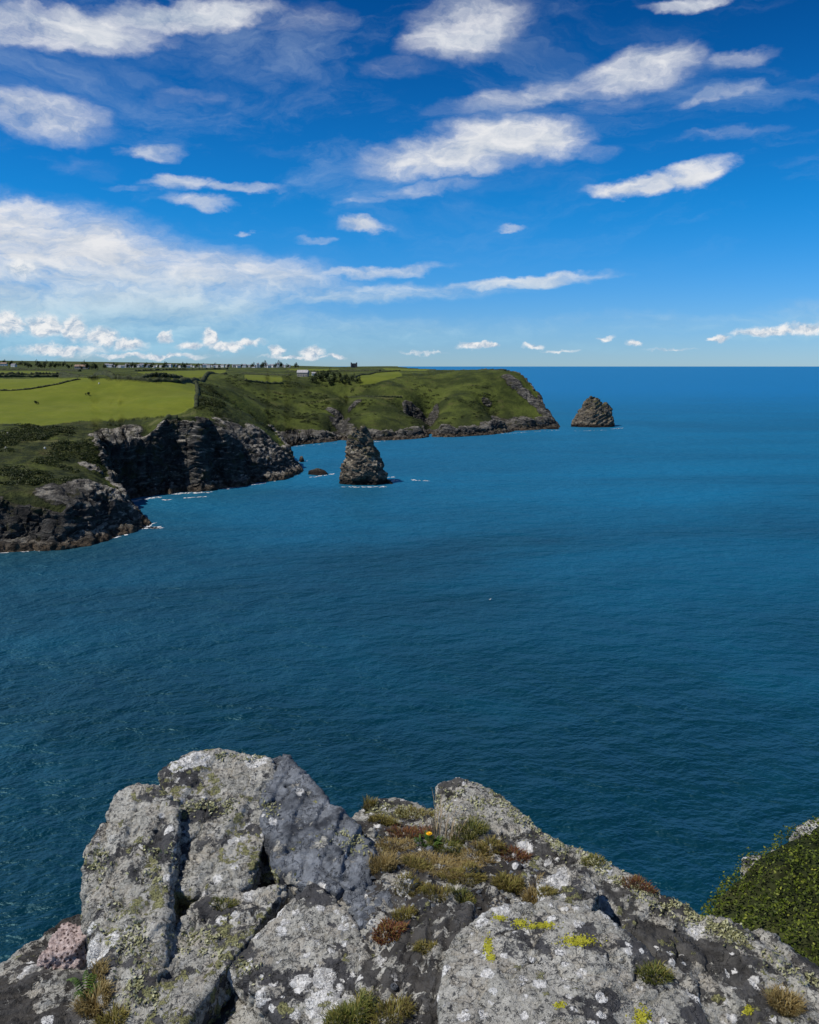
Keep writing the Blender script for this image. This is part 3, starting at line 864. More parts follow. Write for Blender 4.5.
o = rock_mesh('sea_stack', Lumps([
    lump([(341, 485, 437), (343, 466, 437), (347, 459, 437), (357, 455, 435), (372, 458, 436), (381, 466, 438), (385, 475, 438), (386, 485, 437), (362, 488, 431), (352, 487, 432), (376, 487, 432), (356, 470, 432), (374, 470, 433)], 13),
    lump([(344, 466, 438), (346, 455, 438), (348, 446, 438), (351, 435, 440), (356, 429, 441), (363, 429, 441), (369, 436, 441), (373, 447, 439), (372, 460, 437), (358, 464, 434)], 10, None),
    lump([(366, 452, 441), (372, 446, 443), (377, 452, 443), (383, 466, 441), (368, 466, 438)], 8, None),
    lump([(384, 484, 437), (387, 480, 438), (392, 483, 438), (391, 486, 436)], 4),
    lump([(353, 433, 441), (355, 429, 441), (360, 428.5, 441), (363, 433, 441)], 5, None)]), 0.34, M['stack'], [(9, 2.0, 3, True), (3.2, 0.7, 3, True), (1.0, 0.25, 2, False)], seed=1.3, smooth=1, beds=((0.62, 0.1, 0.75), 2.2, 0.75), cracks=[(7, .8, .035), (3, .4, .04)])
tag(o, 'tall pointed sea stack standing in the bay off the rocky spur', 'sea stack')
o = rock_mesh('sea_stack', Lumps([
    lump([(572, 428, 858), (575, 419, 860), (582, 411, 860), (594, 407, 858), (606, 410, 860), (613, 418, 860), (615, 428, 858), (594, 431, 845), (583, 430, 848), (606, 430, 848), (592, 418, 850)], 26),
    lump([(581, 414, 860), (585, 403, 862), (590, 398.5, 864), (596, 398, 864), (602, 403, 864), (608, 412, 862), (593, 414, 852)], 18, None),
    lump([(588, 400, 863), (591, 396.5, 864), (595, 396, 864), (597, 400, 864)], 7, None),
    lump([(601, 406, 864), (607, 402.5, 866), (611, 409, 866), (612, 418, 862)], 12, None)]), 0.55, M['stack'], [(13, 2.4, 3, True), (5, 1.0, 3, True), (2, .4, 2, False)], seed=6.1, smooth=1, beds=((-0.5, 0.1, 0.85), 3.5, 0.9), cracks=[(11, 2.4, .035), (5, .8, .04)])
tag(o, 'dark cone-shaped rock island out at sea beyond the headland tip', 'sea stack')
o = sea_rock('rock', [(308, 476, 475), (309, 471, 476), (317, 469, 477), (325, 471.5, 476), (328, 474, 475), (318, 477, 470)], 6, 0.3, [(3, .7, 3, True), (1, .25, 2, False)], 3.3, zbot=-1.5)
tag(o, 'low tan rock awash between the spur and the tall stack', 'rock')
o = sea_rock('rock', [(299, 460, 540), (300, 456.5, 541), (302, 456, 541), (304, 460, 540), (301, 461, 537)], 3, 0.25, [(1.5, .3, 3, True)], 4.3, zbot=-1.5)
tag(o, 'tiny dark rock breaking the water behind the low tan rock', 'rock')
for (px, py, w, lab) in [(128, 527, 6, 'dark boulder at the water edge by the near point'), (96, 541, 5, 'boulder awash below the near low cliff'), (262, 480, 5, 'flat tan rock at the foot of the spur'), (238, 485, 7, 'long low rock under the dark cliff'), (205, 490, 6, 'boulder on the narrow beach under the dark cliff'),
                         (170, 493, 4, 'small boulder where the dark cliff meets the cove'), (308, 443, 9, 'pale rock at the foot of the green slope'), (377, 440, 8, 'pale rock behind the tall sea stack'), (455, 436.5, 9, 'pale ledge rock below the headland'), (552, 429, 8, 'low rock off the headland tip')]:
    p = sea_at(px, py); Y = p[1]; k = w * Y / F
    pts = [p + np.array([math.cos(a) * k * r, math.sin(a) * k * 0.7 * r, z]) for a in np.linspace(0, 6.28, 8)[:-1] for (r, z) in ((1, -1.0), (0.55 + 0.3 * random.random(), 0.20 * k + 0.15 * k * random.random()))]
    o = rock_mesh('boulder', pts, max(0.25, k / 14), M['stack'], [(k * .8, k * .2, 3, True), (k * .25, k * .06, 2, False)], seed=px * .1, smooth=1)
    tag(o, lab, 'boulder')

# ------------------------------------------------------------------ surf
def build_foam():
    V, Fc = [], []

    def patch(c, ln, wd, ang):
        n = random.randint(7, 11); s = len(V)
        for i in range(n):
            a = 2 * math.pi * i / n
            r = 0.6 + 0.6 * random.random()
            x, y = math.cos(a) * ln * r, math.sin(a) * wd * r
            V.append((c[0] + x * math.cos(ang) - y * math.sin(ang), c[1] + x * math.sin(ang) + y * math.cos(ang), 0.06))
        Fc.append(tuple(range(s, s + n)))
    spots = [((0, 552), (60, 549), .5, 1.2), ((40, 550), (100, 542), 1.0, 1.4), ((100, 541), (150, 525), 1.4, 1.8), ((140, 528), (160, 528), 1.3, 1.8), ((122, 502), (160, 497), .9, 1.3), ((170, 494), (215, 492), .9, 1.1), ((165, 500), (205, 496.5), .10, 1.2), ((222, 489), (265, 483), .9, 1.2), ((270, 482), (300, 474), .4, .6), ((310, 477.5), (333, 474), .8, .8),
             ((343, 487), (388, 487), .8, .9), ((384, 483), (398, 480), 1.4, 1.0), ((386, 478), (394, 477), .8, .7), ((412, 480), (428, 481), .7, .9), ((296, 462), (308, 461), .6, .5), ((372, 442), (386, 441), .5, .8), ((500, 434), (560, 430), .35, .8), ((612, 429), (622, 428), 1.0, 1.2), ((575, 431), (612, 430), .3, .8), ((285, 447), (340, 443), .25, .7)]
    for (a, c, dens, size) in spots:
        a3, c3 = sea_at(*a), sea_at(*c)
        ln = np.linalg.norm(c3 - a3)
        n = int(dens * ln * 1.6) + 6
        ang = math.atan2(c3[1] - a3[1], c3[0] - a3[0])
        for _ in range(n):
            t = random.random()
            p = a3 + (c3 - a3) * t + np.array([random.gauss(0, 0.7), random.gauss(0, 1.0), 0])
            patch(p, size * random.uniform(0.3, 2.0), size * random.uniform(0.15, 0.75), ang + random.gauss(0, .4))
    o = mesh_np('foam', V, Fc, M['foam'], smooth=False)
    tag(o, 'white surf along the foot of the cliffs and rocks', 'foam', kind='stuff')


build_foam()


# ------------------------------------------------------------------ leaf clouds
def leaf_cloud(centers, size, normal_bias=None, quads=True, r=rng):
    """one small bent leaf quad per centre, random orientation -> V, F, v"""
    n = len(centers)
    a = r.normal(size=(n, 3)); 
    if normal_bias is not None: a = a * 0.8 + normal_bias
    a /= np.linalg.norm(a, axis=1)[:, None]
    t = r.normal(size=(n, 3)); t -= (t * a).sum(1)[:, None] * a; t /= np.linalg.norm(t, axis=1)[:, None]
    u = np.cross(a, t)
    s = (size * r.uniform(0.6, 1.4, n))[:, None]
    w = s * 0.55
    V = np.stack([centers - t * s, centers + u * w + a * s * .15, centers + t * s, centers - u * w + a * s * .15], 1).reshape(-1, 3)
    Fc = np.arange(4 * n).reshape(n, 4)
    v = np.repeat(r.uniform(0, 1, n), 4)
    return V, Fc, v


def build_scrub():
    """low gorse and bramble over the slopes: a continuous cover nobody could count"""
    cs, nb = [], []
    areas = [((-5, 430), (150, 486), 900, 1.3), ((205, 392), (330, 430), 600, 1.5), ((350, 385), (500, 425), 420, 1.6), ((0, 426), (120, 445), 400, 1.6), ((196, 385), (225, 410), 160, 1.4), ((225, 372), (340, 388), 260, 2.2)]
    for (a, c, n, rad) in areas:
        px = rng.uniform(a[0], c[0], n); py = rng.uniform(a[1], c[1], n)
        for x, y in zip(px, py):
            d = ray(x, y)
            cs.append((x, y, rad))
    pts = []
    # coarse vectorised ray march
    T = np.concatenate([np.arange(250, 1100, 3.0)])
    D = np.array([ray(x, y) for x, y, _ in cs]); D = D / D[:, 1:2]
    Hh = np.empty((len(D), len(T)))
    for s in range(0, len(D), 100):
        P = EYE + D[s:s + 100, None] * T[None, :, None]
        Hh[s:s + 100] = P[..., 2] - height(P[..., :2].reshape(-1, 2)).reshape(P.shape[:2])
    first = (Hh <= 0).argmax(1); ok = (Hh <= 0).any(1)
    P = (EYE + D * T[first][:, None])[ok]
    rad = np.array([c[2] for c in cs])[ok]
    h, base, d, dp, ramp, low = height(P[:, :2], True)
    fm = np.max([poly_dist(P[:, :2], f) for f in FIELDS], 0)
    dens = fbm(np.c_[P[:, :2], np.zeros(len(P))], 30, 3, off=8.0)
    ok = (ramp > base + 1) & (fm < -2) & (dens > 0.02) & (h > low + 2)
    P[:, 2] = h
    P, rad = P[ok], rad[ok]
    cen, bias, tone = [], [], []
    for p, r_ in zip(P, rad):
        k = 70
        q = rng.normal(size=(k, 3)); q /= np.linalg.norm(q, axis=1)[:, None]
        q[:, 2] = np.abs(q[:, 2])
        rr = r_ * rng.uniform(0.6, 1.5)
        cen.append(p + q * rr * np.array([1.3, 1.3, 0.7]) * rng.uniform(0.7, 1.05, (k, 1))); bias.append(q)
        tone.append(np.full(k, rng.uniform(0, 0.75)))
    cen = np.concatenate(cen); bias = np.concatenate(bias); tone = np.concatenate(tone)
    V, Fc, v = leaf_cloud(cen, 0.34, bias)
    o = mesh_np('scrub', V, Fc, M['scrub'])
    attr(o, 'v', np.clip(v * 0.45 + np.repeat(tone, 4), 0, 1))
    tag(o, 'dark gorse and bramble scrub over the cliff slopes', 'scrub', kind='stuff')


build_scrub()


def hedge(line, wd, ht, label, n=None):
    pts = [hit(*p) for p in line]
    P = [pts[0]]
    for a, c in zip(pts[:-1], pts[1:]):
        ln = np.linalg.norm(c - a); m = max(2, int(ln / (wd * 0.45)))
        P += [a + (c - a) * i / m for i in range(1, m + 1)]
    P = np.array(P)
    P[:, 2] = height(P[:, :2])
    tan = np.gradient(P[:, :2], axis=0); tan /= np.linalg.norm(tan, axis=1)[:, None] + 1e-9
    nn = np.c_[-tan[:, 1], tan[:, 0]]
    prof = [(-.6, -.6), (-.55, .45), (-.35, .9), (0, 1.0), (.35, .9), (.55, .45), (.6, -.6)]
    V = []
    for i, p in enumerate(P):
        k = 0.35 + 1.0 * random.random()
        for (u, z) in prof:
            V.append((p[0] + nn[i, 0] * u * wd * (0.7 + .6 * random.random()), p[1] + nn[i, 1] * u * wd * (0.7 + .6 * random.random()), p[2] + z * ht * k))
    m = len(prof)
    Fc = [(i * m + j, (i + 1) * m + j, (i + 1) * m + j + 1, i * m + j + 1) for i in range(len(P) - 1) for j in range(m - 1)]
    Fc += [tuple(range(m)), tuple(range((len(P) - 1) * m, len(P) * m))[::-1]]
    b0 = P[len(P) // 2]
    o = mesh_np('hedge', np.array(V) - b0, Fc, M['hedge'], loc=b0)
    tag(o, label, 'hedge', 'hedges between the clifftop fields')
    return o


hedge([(-60, 378), (0, 377.2), (60, 377.2), (115, 378.8)], 3.0, 2.2, 'dark hedge along the far edge of the big green field')
hedge([(118, 379), (150, 381.5), (180, 383.2), (196, 383.6)], 3.0, 2.4, 'dark hedge curving down behind the right end of the big field')
hedge([(0, 391), (30, 389.5), (55, 385), (80, 379.5)], 1.2, 0.9, 'thin hedge line crossing the left of the big green field')
hedge([(196, 384), (198, 395), (196, 408)], 2.0, 1.6, 'hedge closing the right end of the big field')
hedge([(140, 378.3), (180, 378.8), (205, 378), (226, 374)], 3, 2.2, 'hedge in front of the strip field below the village')
hedge([(244, 381), (262, 383), (283, 384)], 3, 2.0, 'hedge along the near side of the small bright field')
hedge([(135, 371.2), (180, 369.8), (228, 369.4)], 3, 2.4, 'hedge behind the strip field below the village')
hedge([(-60, 374.7), (0, 374.7), (60, 374.4), (110, 375.5)], 3, 2.4, 'long dark hedge behind the big field at the left')
hedge([(-60, 369.8), (0, 369.8), (50, 370.4), (80, 371.5)], 4, 2.6, 'far dark hedge at the left below the barn')
hedge([(242, 373.8), (262, 374.6), (290, 375.8)], 3, 2.0, 'hedge running towards the stone house')
hedge([(355, 378), (375, 373), (400, 371)], 2, 1.4, 'hedge bounding the pale field on the headland')
hedge([(286, 371.8), (315, 372), (345, 371.2), (380, 371.0)], 3, 1.8, 'hedge behind the stone house')
hedge([(345, 397), (375, 397), (402, 397.5)], 1.4, 1.1, 'low hedge bank across the headland slope')
hedge([(162, 421), (172, 420.5), (178, 420.2)], 2.6, 2.4, 'short dark thicket between the big field and the dark cliff')


def blob_plant(name, p, rad, ht, n, leaf, mat, trunk=True, label='', cat='tree', group=None, root=None):
    root = empty(name, p)
    tag(root, label, cat, group)
    lobes = [(rng.normal(size=3) * np.array([.45, .45, .22]) + np.array([0, 0, .62]), rng.uniform(.3, .5)) for _ in range(7)]
    q = rng.normal(size=(n, 3)); q /= np.linalg.norm(q, axis=1)[:, None]
    li = rng.integers(0, 7, n)
    cc = np.array([l[0] for l in lobes])[li] + q * np.array([l[1] for l in lobes])[li][:, None] * rng.uniform(.6, 1.05, (n, 1))
    cc = cc * np.array([rad, rad, ht]); cc[:, 2] = np.maximum(cc[:, 2], ht * .05)
    V, Fc, v = leaf_cloud(cc, leaf, q)
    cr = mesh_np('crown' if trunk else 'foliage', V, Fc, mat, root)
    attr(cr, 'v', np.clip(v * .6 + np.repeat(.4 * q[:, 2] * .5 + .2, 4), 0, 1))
    k = 7
    prof = [(0, .07), (.25, .05), (.5, .035), (.8, .012)]
    Vt = [(math.cos(2 * math.pi * i / k) * r * rad * .9 + .02 * ht * j, math.sin(2 * math.pi * i / k) * r * rad * .9, z * ht - .2 * (j == 0)) for j, (z, r) in enumerate(prof) for i in range(k)]
    Ft = [(j * k + i, j * k + (i + 1) % k, (j + 1) * k + (i + 1) % k, (j + 1) * k + i) for j in range(3) for i in range(k)]
    mesh_np('trunk' if trunk else 'stem', Vt, Ft, M['bark'], root)
    return root


def place(root, px, py, s, label=None, dz=0, group=None, src_copy=True):
    p = hit(px, py)
    o = copy_tree(root) if src_copy else root
    o.location = p
    o.scale = (s * random.uniform(.85, 1.15), s * random.uniform(.85, 1.15), s * random.uniform(.85, 1.15))
    o.rotation_euler.z = random.uniform(0, 6.28)
    if label: o['label'] = label
    if group: o['group'] = group
    return o


# dark wood in the valley by the stone house
proto = blob_plant('tree', (0, 0, 0), 4.5, 7.5, 420, .75, M['tree'], True, 'dark tree in the wooded hollow right of the stone house', 'tree', 'trees in the hollow by the stone house')
spots = [(316, 377), (322, 376), (328, 377), (334, 378), (340, 378.5), (346, 380), (352, 381), (326, 380), (334, 382), (342, 383), (320, 381), (349, 385), (330, 385), (313, 383), (358, 383)]
for i, (x, y) in enumerate(spots):
    place(proto, x, y, random.uniform(.55, .85), src_copy=i > 0)
# skyline trees by the village and on the rise at the far left
for x in np.concatenate([np.arange(104, 190, 3.4), np.arange(190, 300, 7)]):
    place(proto, x + random.gauss(0, 2), 367.7 + random.uniform(-.5, .4), random.uniform(.55, 1.25), 'far dark tree among the white village houses on the skyline', group='trees along the village skyline')
for x in np.arange(-6, 104, 3.1):
    place(proto, x + random.gauss(0, 2), 363.6 + 3.4 * min(1, max(0, x / 70)) + random.uniform(0, 2.6), random.uniform(.6, 1.3), 'dark tree on the rise at the far left by the barn', group='trees on the far left rise')
bush = blob_plant('shrub', (0, 0, 0), 1.5, 2.0, 260, .32, M['tree'], False, 'dark round bush alone in the middle of the big field', 'shrub')
place(bush, 88, 395.5, .8, src_copy=False)
place(bush, 36, 404, .6, 'dark low bush alone near the left of the big field')
place(bush, 165, 378.5, 1.6, 'dark bush at the hedge of the strip field')
place(bush, 156, 377.5, 1.4, 'pale-sided bush left of the strip field hedge')


# ------------------------------------------------------------------ houses
def box(V, Fc, x0, x1, y0, y1, z0, z1):
    s = len(V)
    V += [(x, y, z) for z in (z0, z1) for (x, y) in ((x0, y0), (x1, y0), (x1, y1), (x0, y1))]
    Fc += [tuple(s + i for i in f) for f in ((3, 2, 1, 0), (4, 5, 6, 7), (0, 1, 5, 4), (1, 2, 6, 5), (2, 3, 7, 6), (3, 0, 4, 7))]


def gable(name, mat, w, dp, z0, rise, over, parent):
    V = [(-w - over, -dp - over, z0), (w + over, -dp - over, z0), (w + over, dp + over, z0), (-w - over, dp + over, z0), (-w - over, 0, z0 + rise), (w + over, 0, z0 + rise),
         (-w - over, -dp - over, z0 - .2), (w + over, -dp - over, z0 - .2), (w + over, dp + over, z0 - .2), (-w - over, dp + over, z0 - .2)]
    Fc = [(0, 1, 5, 4), (2, 3, 4, 5), (0, 4, 3), (1, 2, 5), (0, 6, 7, 1), (1, 7, 8, 2), (2, 8, 9, 3), (3, 9, 6, 0), (9, 8, 7, 6)]
    return mesh_np(name, V, Fc, mat, parent, smooth=False)


def house(name, loc, rz, w, dp, ht, rise, wall, roof, label, cat='house', group=None, windows=0, chimneys=1):
    root = empty(name, loc, rz)
    tag(root, label, cat, group)
    V, Fc = [], []
    box(V, Fc, -w, w, -dp, dp, -1.5, ht)
    mesh_np('wall', V, Fc, wall, root, smooth=False)
    rf = gable('roof', roof, w, dp, ht + .203, rise, .35, root)
    for i in range(chimneys):
        V, Fc = [], []
        x = w * (.8 if i == 0 else -.8)
        box(V, Fc, x - .45, x + .45, -.4, .4, ht + rise * .5, ht + rise + 1.2)
        mesh_np('chimney', V, Fc, M['stone_wall'], rf, smooth=False)
    for r in range(2 if windows else 0):
        for i in range(windows):
            x = -w + (i + .5) * 2 * w / windows
            z = 1.0 + r * 2.6
            if z + 1.3 > ht: continue
            V, Fc = [], []
            if r == 0 and i == windows // 2:
                box(V, Fc, x - .5, x + .5, -dp - .06, -dp - .003, 0, 2.1)
                mesh_np('door', V, Fc, M['paint'], root, smooth=False)
                continue
            box(V, Fc, x - .6, x + .6, -dp - .05, -dp - .003, z, z + 1.3)
            wn = mesh_np('window', V, Fc, M['white_wall'], root, smooth=False)
            V, Fc = [], []
            box(V, Fc, x - .48, x + .48, -dp - .07, -dp - .053, z + .12, z + 1.18)
            mesh_np('pane', V, Fc, M['pane'], wn, smooth=False)
    return root


p = hit(303, 376.5)
house('house', p, -.15, 6.6, 3.6, 4.6, 3.2, M['stone_wall'], M['pale_roof'], 'grey slate-roofed stone house beside the wooded hollow', windows=4, chimneys=2)
p = hit(314, 375.5)
house('outbuilding', p, .2, 2.6, 2.0, 2.6, 1.4, M['white_wall'], M['pale_roof'], 'small white outbuilding just right of the stone house', 'outbuilding', windows=0, chimneys=0)
p = hit(82, 369)
house('barn', p, .05, 11, 5, 4.2, 3.0, M['stone_wall'], M['rust_roof'], 'long brown-roofed barn below the left skyline', 'barn', windows=0, chimneys=0)
p = hit(4, 366)
house('house', p, .1, 7, 4, 5, 3, M['white_wall'], M['rust_roof'], 'pale farmhouse at the far left edge of the land', windows=3, chimneys=1)
p = hit(14, 367)
house('house', p, -.2, 5, 4, 4.5, 2.6, M['white_wall'], M['slate_roof'], 'second pale house right of the far left farmhouse', windows=3, chimneys=1)

vh = None
k = 0
for x in np.arange(108, 290, 2.9):
    x = x + random.uniform(-1.4, 1.4)
    p = hit(x, 367.3 + random.uniform(-.3, .6))
    if vh is None:
        vh = house('house', p, 0, 6, 4, 6, 3.4, M['white_wall'], M['slate_roof'], 'small white village house with grey roof on the skyline', group='white houses of the village on the skyline', windows=0, chimneys=1)
        h = vh
    else:
        h = copy_tree(vh)
    h.location = p
    h.rotation_euler.z = random.uniform(-.6, .6)
    s = random.uniform(.45, .85)
    h.scale = (s, s, s * random.uniform(.9, 1.2))
for x in (258, 278, 266):
    p = hit(x, 367.6)
    house('house', p, random.uniform(-.3, .3), 2.6, 2.6, 8, 2.2, M['white_wall'], M['slate_roof'], {258: 'tall white house near the right end of the village', 266: 'tall narrow white house between the two other tall ones', 278: 'tall white house at the right end of the village'}[x], windows=2, chimneys=1)
# castle-like hotel on the skyline
p = hit(354, 367.6)
hot = empty('hotel', p, .1)
hot.scale = (.42, .42, .42)
tag(hot, 'dark castle-like hotel block with corner towers alone on the skyline', 'hotel')
V, Fc = [], []; box(V, Fc, -9, 9, -7, 7, -2, 15); mesh_np('wall', V, Fc, M['hotel_wall'], hot, smooth=False)
for sx in (-1, 1):
    for sy in (-1, 1):
        V, Fc = [], []
        box(V, Fc, sx * 10 - 2.2, sx * 10 + 2.2, sy * 8 - 2.2, sy * 8 + 2.2, -2, 18)
        for i in (-1.6, 0, 1.6):
            for j in (-1.6, 1.6):
                box(V, Fc, sx * 10 + i - .5, sx * 10 + i + .5, sy * 8 + j - .5, sy * 8 + j + .5, 18.003, 19.2)
        mesh_np('tower', V, Fc, M['hotel_wall'], hot, smooth=False)
V, Fc = [], []; box(V, Fc, -9.3, 9.3, -7.3, 7.3, 15.003, 16); mesh_np('parapet', V, Fc, M['hotel_wall'], hot, smooth=False)
for r in range(3):
    for i in range(4):
        V, Fc = [], []
        x = -6 + i * 4
        box(V, Fc, x - .7, x + .7, -7.08, -7.003, 1.5 + r * 4.4, 3.9 + r * 4.4)
        mesh_np('window', V, Fc, M['pane'], hot, smooth=False)


# pale rocks lying on the near slope
M['pale_rock'] = simple_mat('pale_rock', (0.42, 0.41, 0.38), 0.25, 1.5, 0.9)
for (px, py, lab) in [(6, 449, 'small white rock low at the left edge of the scrub slope'), (45, 449, 'small white rock in the scrub below the big field'), (8, 434, 'pale stone just under the hedge of the big field'), (99, 384, 'tiny pale stone lying in the big field')]:
    p = hit(px, py); k = .55
    pts = [p + np.array([math.cos(a) * k * r, math.sin(a) * k * r, z + .3]) for a in np.linspace(0, 6.28, 8)[:-1] for (r, z) in ((1, -.4), (.6, .5))]
    tag(rock_mesh('rock', pts, .12, M['pale_rock'], [(.6, .15, 3, True)], seed=px, smooth=1), lab, 'rock')

# ------------------------------------------------------------------ gull on the water
M['feather'] = simple_mat('white_feathers', (0.78, 0.78, 0.77), 0.06, 8, 0.7)
M['grey_feather'] = simple_mat('grey_feathers', (0.30, 0.32, 0.35), 0.1, 8, 0.7)
M['beak'] = simple_mat('yellow_beak', (0.55, 0.36, 0.04), 0.1, 8, 0.5)


def skin_body(name, verts, edges, radii, mat, parent, sub=2):
    me = bpy.data.meshes.new(name); me.from_pydata(verts, edges, [])
    ob = bpy.data.objects.new(name, me); C.objects.link(ob)
    md = ob.modifiers.new('s', 'SKIN')
    for i, r in enumerate(radii):
        me.skin_vertices[0].data[i].radius = (r[0], r[1])
    me.skin_vertices[0].data[0].use_root = True
    sb = ob.modifiers.new('b', 'SUBSURF'); sb.levels = sub
    dg = bpy.context.evaluated_depsgraph_get()
    out = bpy.data.meshes.new_from_object(ob.evaluated_get(dg))
    bpy.data.objects.remove(ob)
    out.materials.clear(); out.materials.append(mat); out.name = name
    out.polygons.foreach_set('use_smooth', np.full(len(out.polygons), True))
    o = bpy.data.objects.new(name, out); C.objects.link(o); o.parent = parent
    return o


def gull(loc, rz, label, s=1.3):
    root = empty('gull', loc, rz)
    root.scale = (s, s, s)
    tag(root, label, 'gull', None)
    skin_body('body', [(0, 0, .07), (.13, 0, .09), (.19, 0, .17), (.215, 0, .235), (.26, 0, .235), (-.14, 0, .09), (-.27, 0, .12)], [(0, 1), (1, 2), (2, 3), (3, 4), (0, 5), (5, 6)],
              [(.09, .08), (.075, .07), (.035, .035), (.042, .045), (.02, .02), (.07, .06), (.015, .03)], M['feather'], root)
    for sgn in (-1, 1):
        V = [(.12, sgn * .075, .13), (.02, sgn * .095, .15), (-.2, sgn * .055, .15), (-.36, sgn * .012, .15), (-.2, sgn * .04, .10), (.0, sgn * .1, .07)]
        W = V + [(x, y * .8, z - .012) for x, y, z in V]
        mesh_np('wing', W, [tuple(range(6)), tuple(range(11, 5, -1))] + [(i, (i + 1) % 6, 6 + (i + 1) % 6, 6 + i) for i in range(6)], M['grey_feather'], root)
    mesh_np('beak', [(.275, .012, .24), (.275, -.012, .24), (.275, 0, .222), (.335, 0, .226)], [(0, 1, 3), (1, 2, 3), (2, 0, 3), (0, 2, 1)], M['beak'], root, smooth=False)
    return root


gull(sea_at(490, 600), .6, 'white gull floating alone on the open water mid picture', 1.5)

# ================================================================== the near outcrop
LM = {}
LM['grey'] = make_lichen_rock('lichened_rock', grey=0.74, white=0.46, green=0.68, seed=0.0)
LM['slate'] = make_lichen_rock('slate_rock', dark=(0.06, 0.066, 0.076), grey=-0.05, white=0.16, green=0.34, slate=1.0, seed=3.1)
LM['white'] = make_lichen_rock('white_lichened_rock', grey=0.74, white=0.92, green=0.46, seed=5.7)
LM['boulder'] = make_lichen_rock('pale_lichened_boulder', grey=0.88, white=0.93, green=0.34, wsize=1.5, seed=8.3)
LM['ridge'] = make_lichen_rock('dark_lichened_rock', dark=(0.06, 0.058, 0.055), grey=0.66, white=0.50, green=0.66, seed=12.9)
LM['dark'] = make_lichen_rock('dark_rock', dark=(0.05, 0.047, 0.043), grey=0.40, white=0.30, green=0.45, seed=17.7)
LM['floor'] = make_lichen_rock('hollow_rock', dark=(0.040, 0.036, 0.032), grey=0.58, white=0.40, green=0.46, seed=21.0)
m_, b_ = new_mat('pink_rock')
P_ = b_.pos()
n_ = b_.noise(P_, 60, 5, 0.65)
c_ = b_.mix(b_.step(n_, 0.35, 0.65), (0.27, 0.20, 0.185), (0.56, 0.46, 0.43))
c_ = b_.mix(b_.step(b_.voronoi(P_, 60), 0.22, 0.40), (0.08, 0.05, 0.045), c_)
b_.out(b_.principled(c_, 0.9, b_.bump(n_, 0.02)))
LM['pink'] = m_

AMPS = [(0.50, 0.022, 3, False), (0.22, 0.020, 4, True), (0.085, 0.011, 5, True), (0.032, 0.0075, 4, True), (0.011, 0.0028, 2, False)]


def block(pts, mat, label, below=0.55, amps=AMPS, seed=0.0, beds=None, voxel=0.0055, smooth=1, name='rock', cat='rock', flare=0.10):
    P = [at(*p) for p in pts]
    c = np.mean(P, 0)
    Q = list(P)
    for p in P:
        q = c + (p - c) * np.array([1 - flare, 1 - flare, 1]); q[2] = min(p[2], c[2]) - below
        Q.append(q)
    o = rock_mesh(name, Q, voxel, mat, amps, seed=seed, smooth=smooth, beds=beds, cracks=[(.16, .016, .022), (.07, .006, .03)])
    return tag(o, label, cat)


block([(163, 775, 3.2), (185, 758, 3.3), (212, 751, 3.36), (243, 752, 3.36), (268, 757, 3.34), (276, 775, 3.25), (272, 810, 3.05), (262, 850, 2.88), (250, 884, 2.74), (205, 890, 2.72), (172, 892, 2.72), (168, 850, 2.88), (162, 806, 3.06)],
      LM['grey'], 'large grey lichened block topping the left of the outcrop', seed=1.0, beds=((0.35, -0.45, 0.82), 0.085, 0.016))
block([(262, 762, 3.34), (284, 757, 3.36), (304, 778, 3.24), (330, 803, 3.10), (352, 826, 3.0), (376, 852, 2.88), (372, 880, 2.76), (340, 892, 2.68), (300, 884, 2.71), (275, 862, 2.82), (262, 815, 3.02)],
      LM['slate'], 'smooth blue-grey slate rock leaning against the left block', seed=2.2, beds=((0.85, -0.25, 0.35), 0.075, 0.012))
block([(119, 791, 3.07), (137, 785, 3.1), (158, 787, 3.09), (176, 805, 3.0), (178, 850, 2.85), (172, 890, 2.71), (160, 935, 2.54), (150, 985, 2.36), (152, 1040, 2.18), (112, 1040, 2.2), (102, 985, 2.37), (92, 935, 2.54), (83, 890, 2.7), (84, 868, 2.77), (100, 828, 2.92)],
      LM['grey'], 'tall narrow lichened slab at the left edge of the outcrop', seed=3.7, beds=((0.8, -0.3, 0.5), 0.09, 0.012), flare=0.02)
block([(190, 903, 2.66), (222, 893, 2.70), (262, 888, 2.71), (286, 886, 2.70), (262, 918, 2.57), (235, 950, 2.45), (205, 985, 2.34), (172, 1040, 2.16), (146, 1040, 2.17), (158, 985, 2.35), (172, 940, 2.52)],
      LM['grey'], 'tan-grey lichened rock wedged below the slate band', seed=4.1, beds=((0.5, -0.6, 0.6), 0.11, 0.010))
block([(310, 884, 2.70), (288, 904, 2.62), (252, 940, 2.50), (228, 966, 2.42), (258, 990, 2.31), (292, 1030, 2.18), (348, 1040, 2.14), (364, 990, 2.32), (368, 950, 2.45), (354, 922, 2.55), (335, 900, 2.63)],
      LM['white'], 'wedge-shaped rock patched white with lichen beside a dark crevice', seed=5.5, below=0.34)
block([(-60, 1015, 2.3), (-10, 988, 2.45), (22, 953, 2.6), (50, 931, 2.72), (84, 912, 2.83), (112, 922, 2.75), (112, 975, 2.5), (116, 1040, 2.2), (-70, 1060, 2.1)],
      LM['dark'], 'dark low rock in the bottom left corner', seed=6.8, beds=((0.3, -0.7, 0.6), 0.07, 0.014))
block([(352, 816, 3.24), (370, 801, 3.38), (390, 798, 3.42), (413, 804, 3.40), (436, 811, 3.36), (438, 830, 3.2), (352, 832, 3.14)],
      LM['ridge'], 'small yellow-lichened rock at the sea edge behind the hollow', seed=7.2, below=0.4)
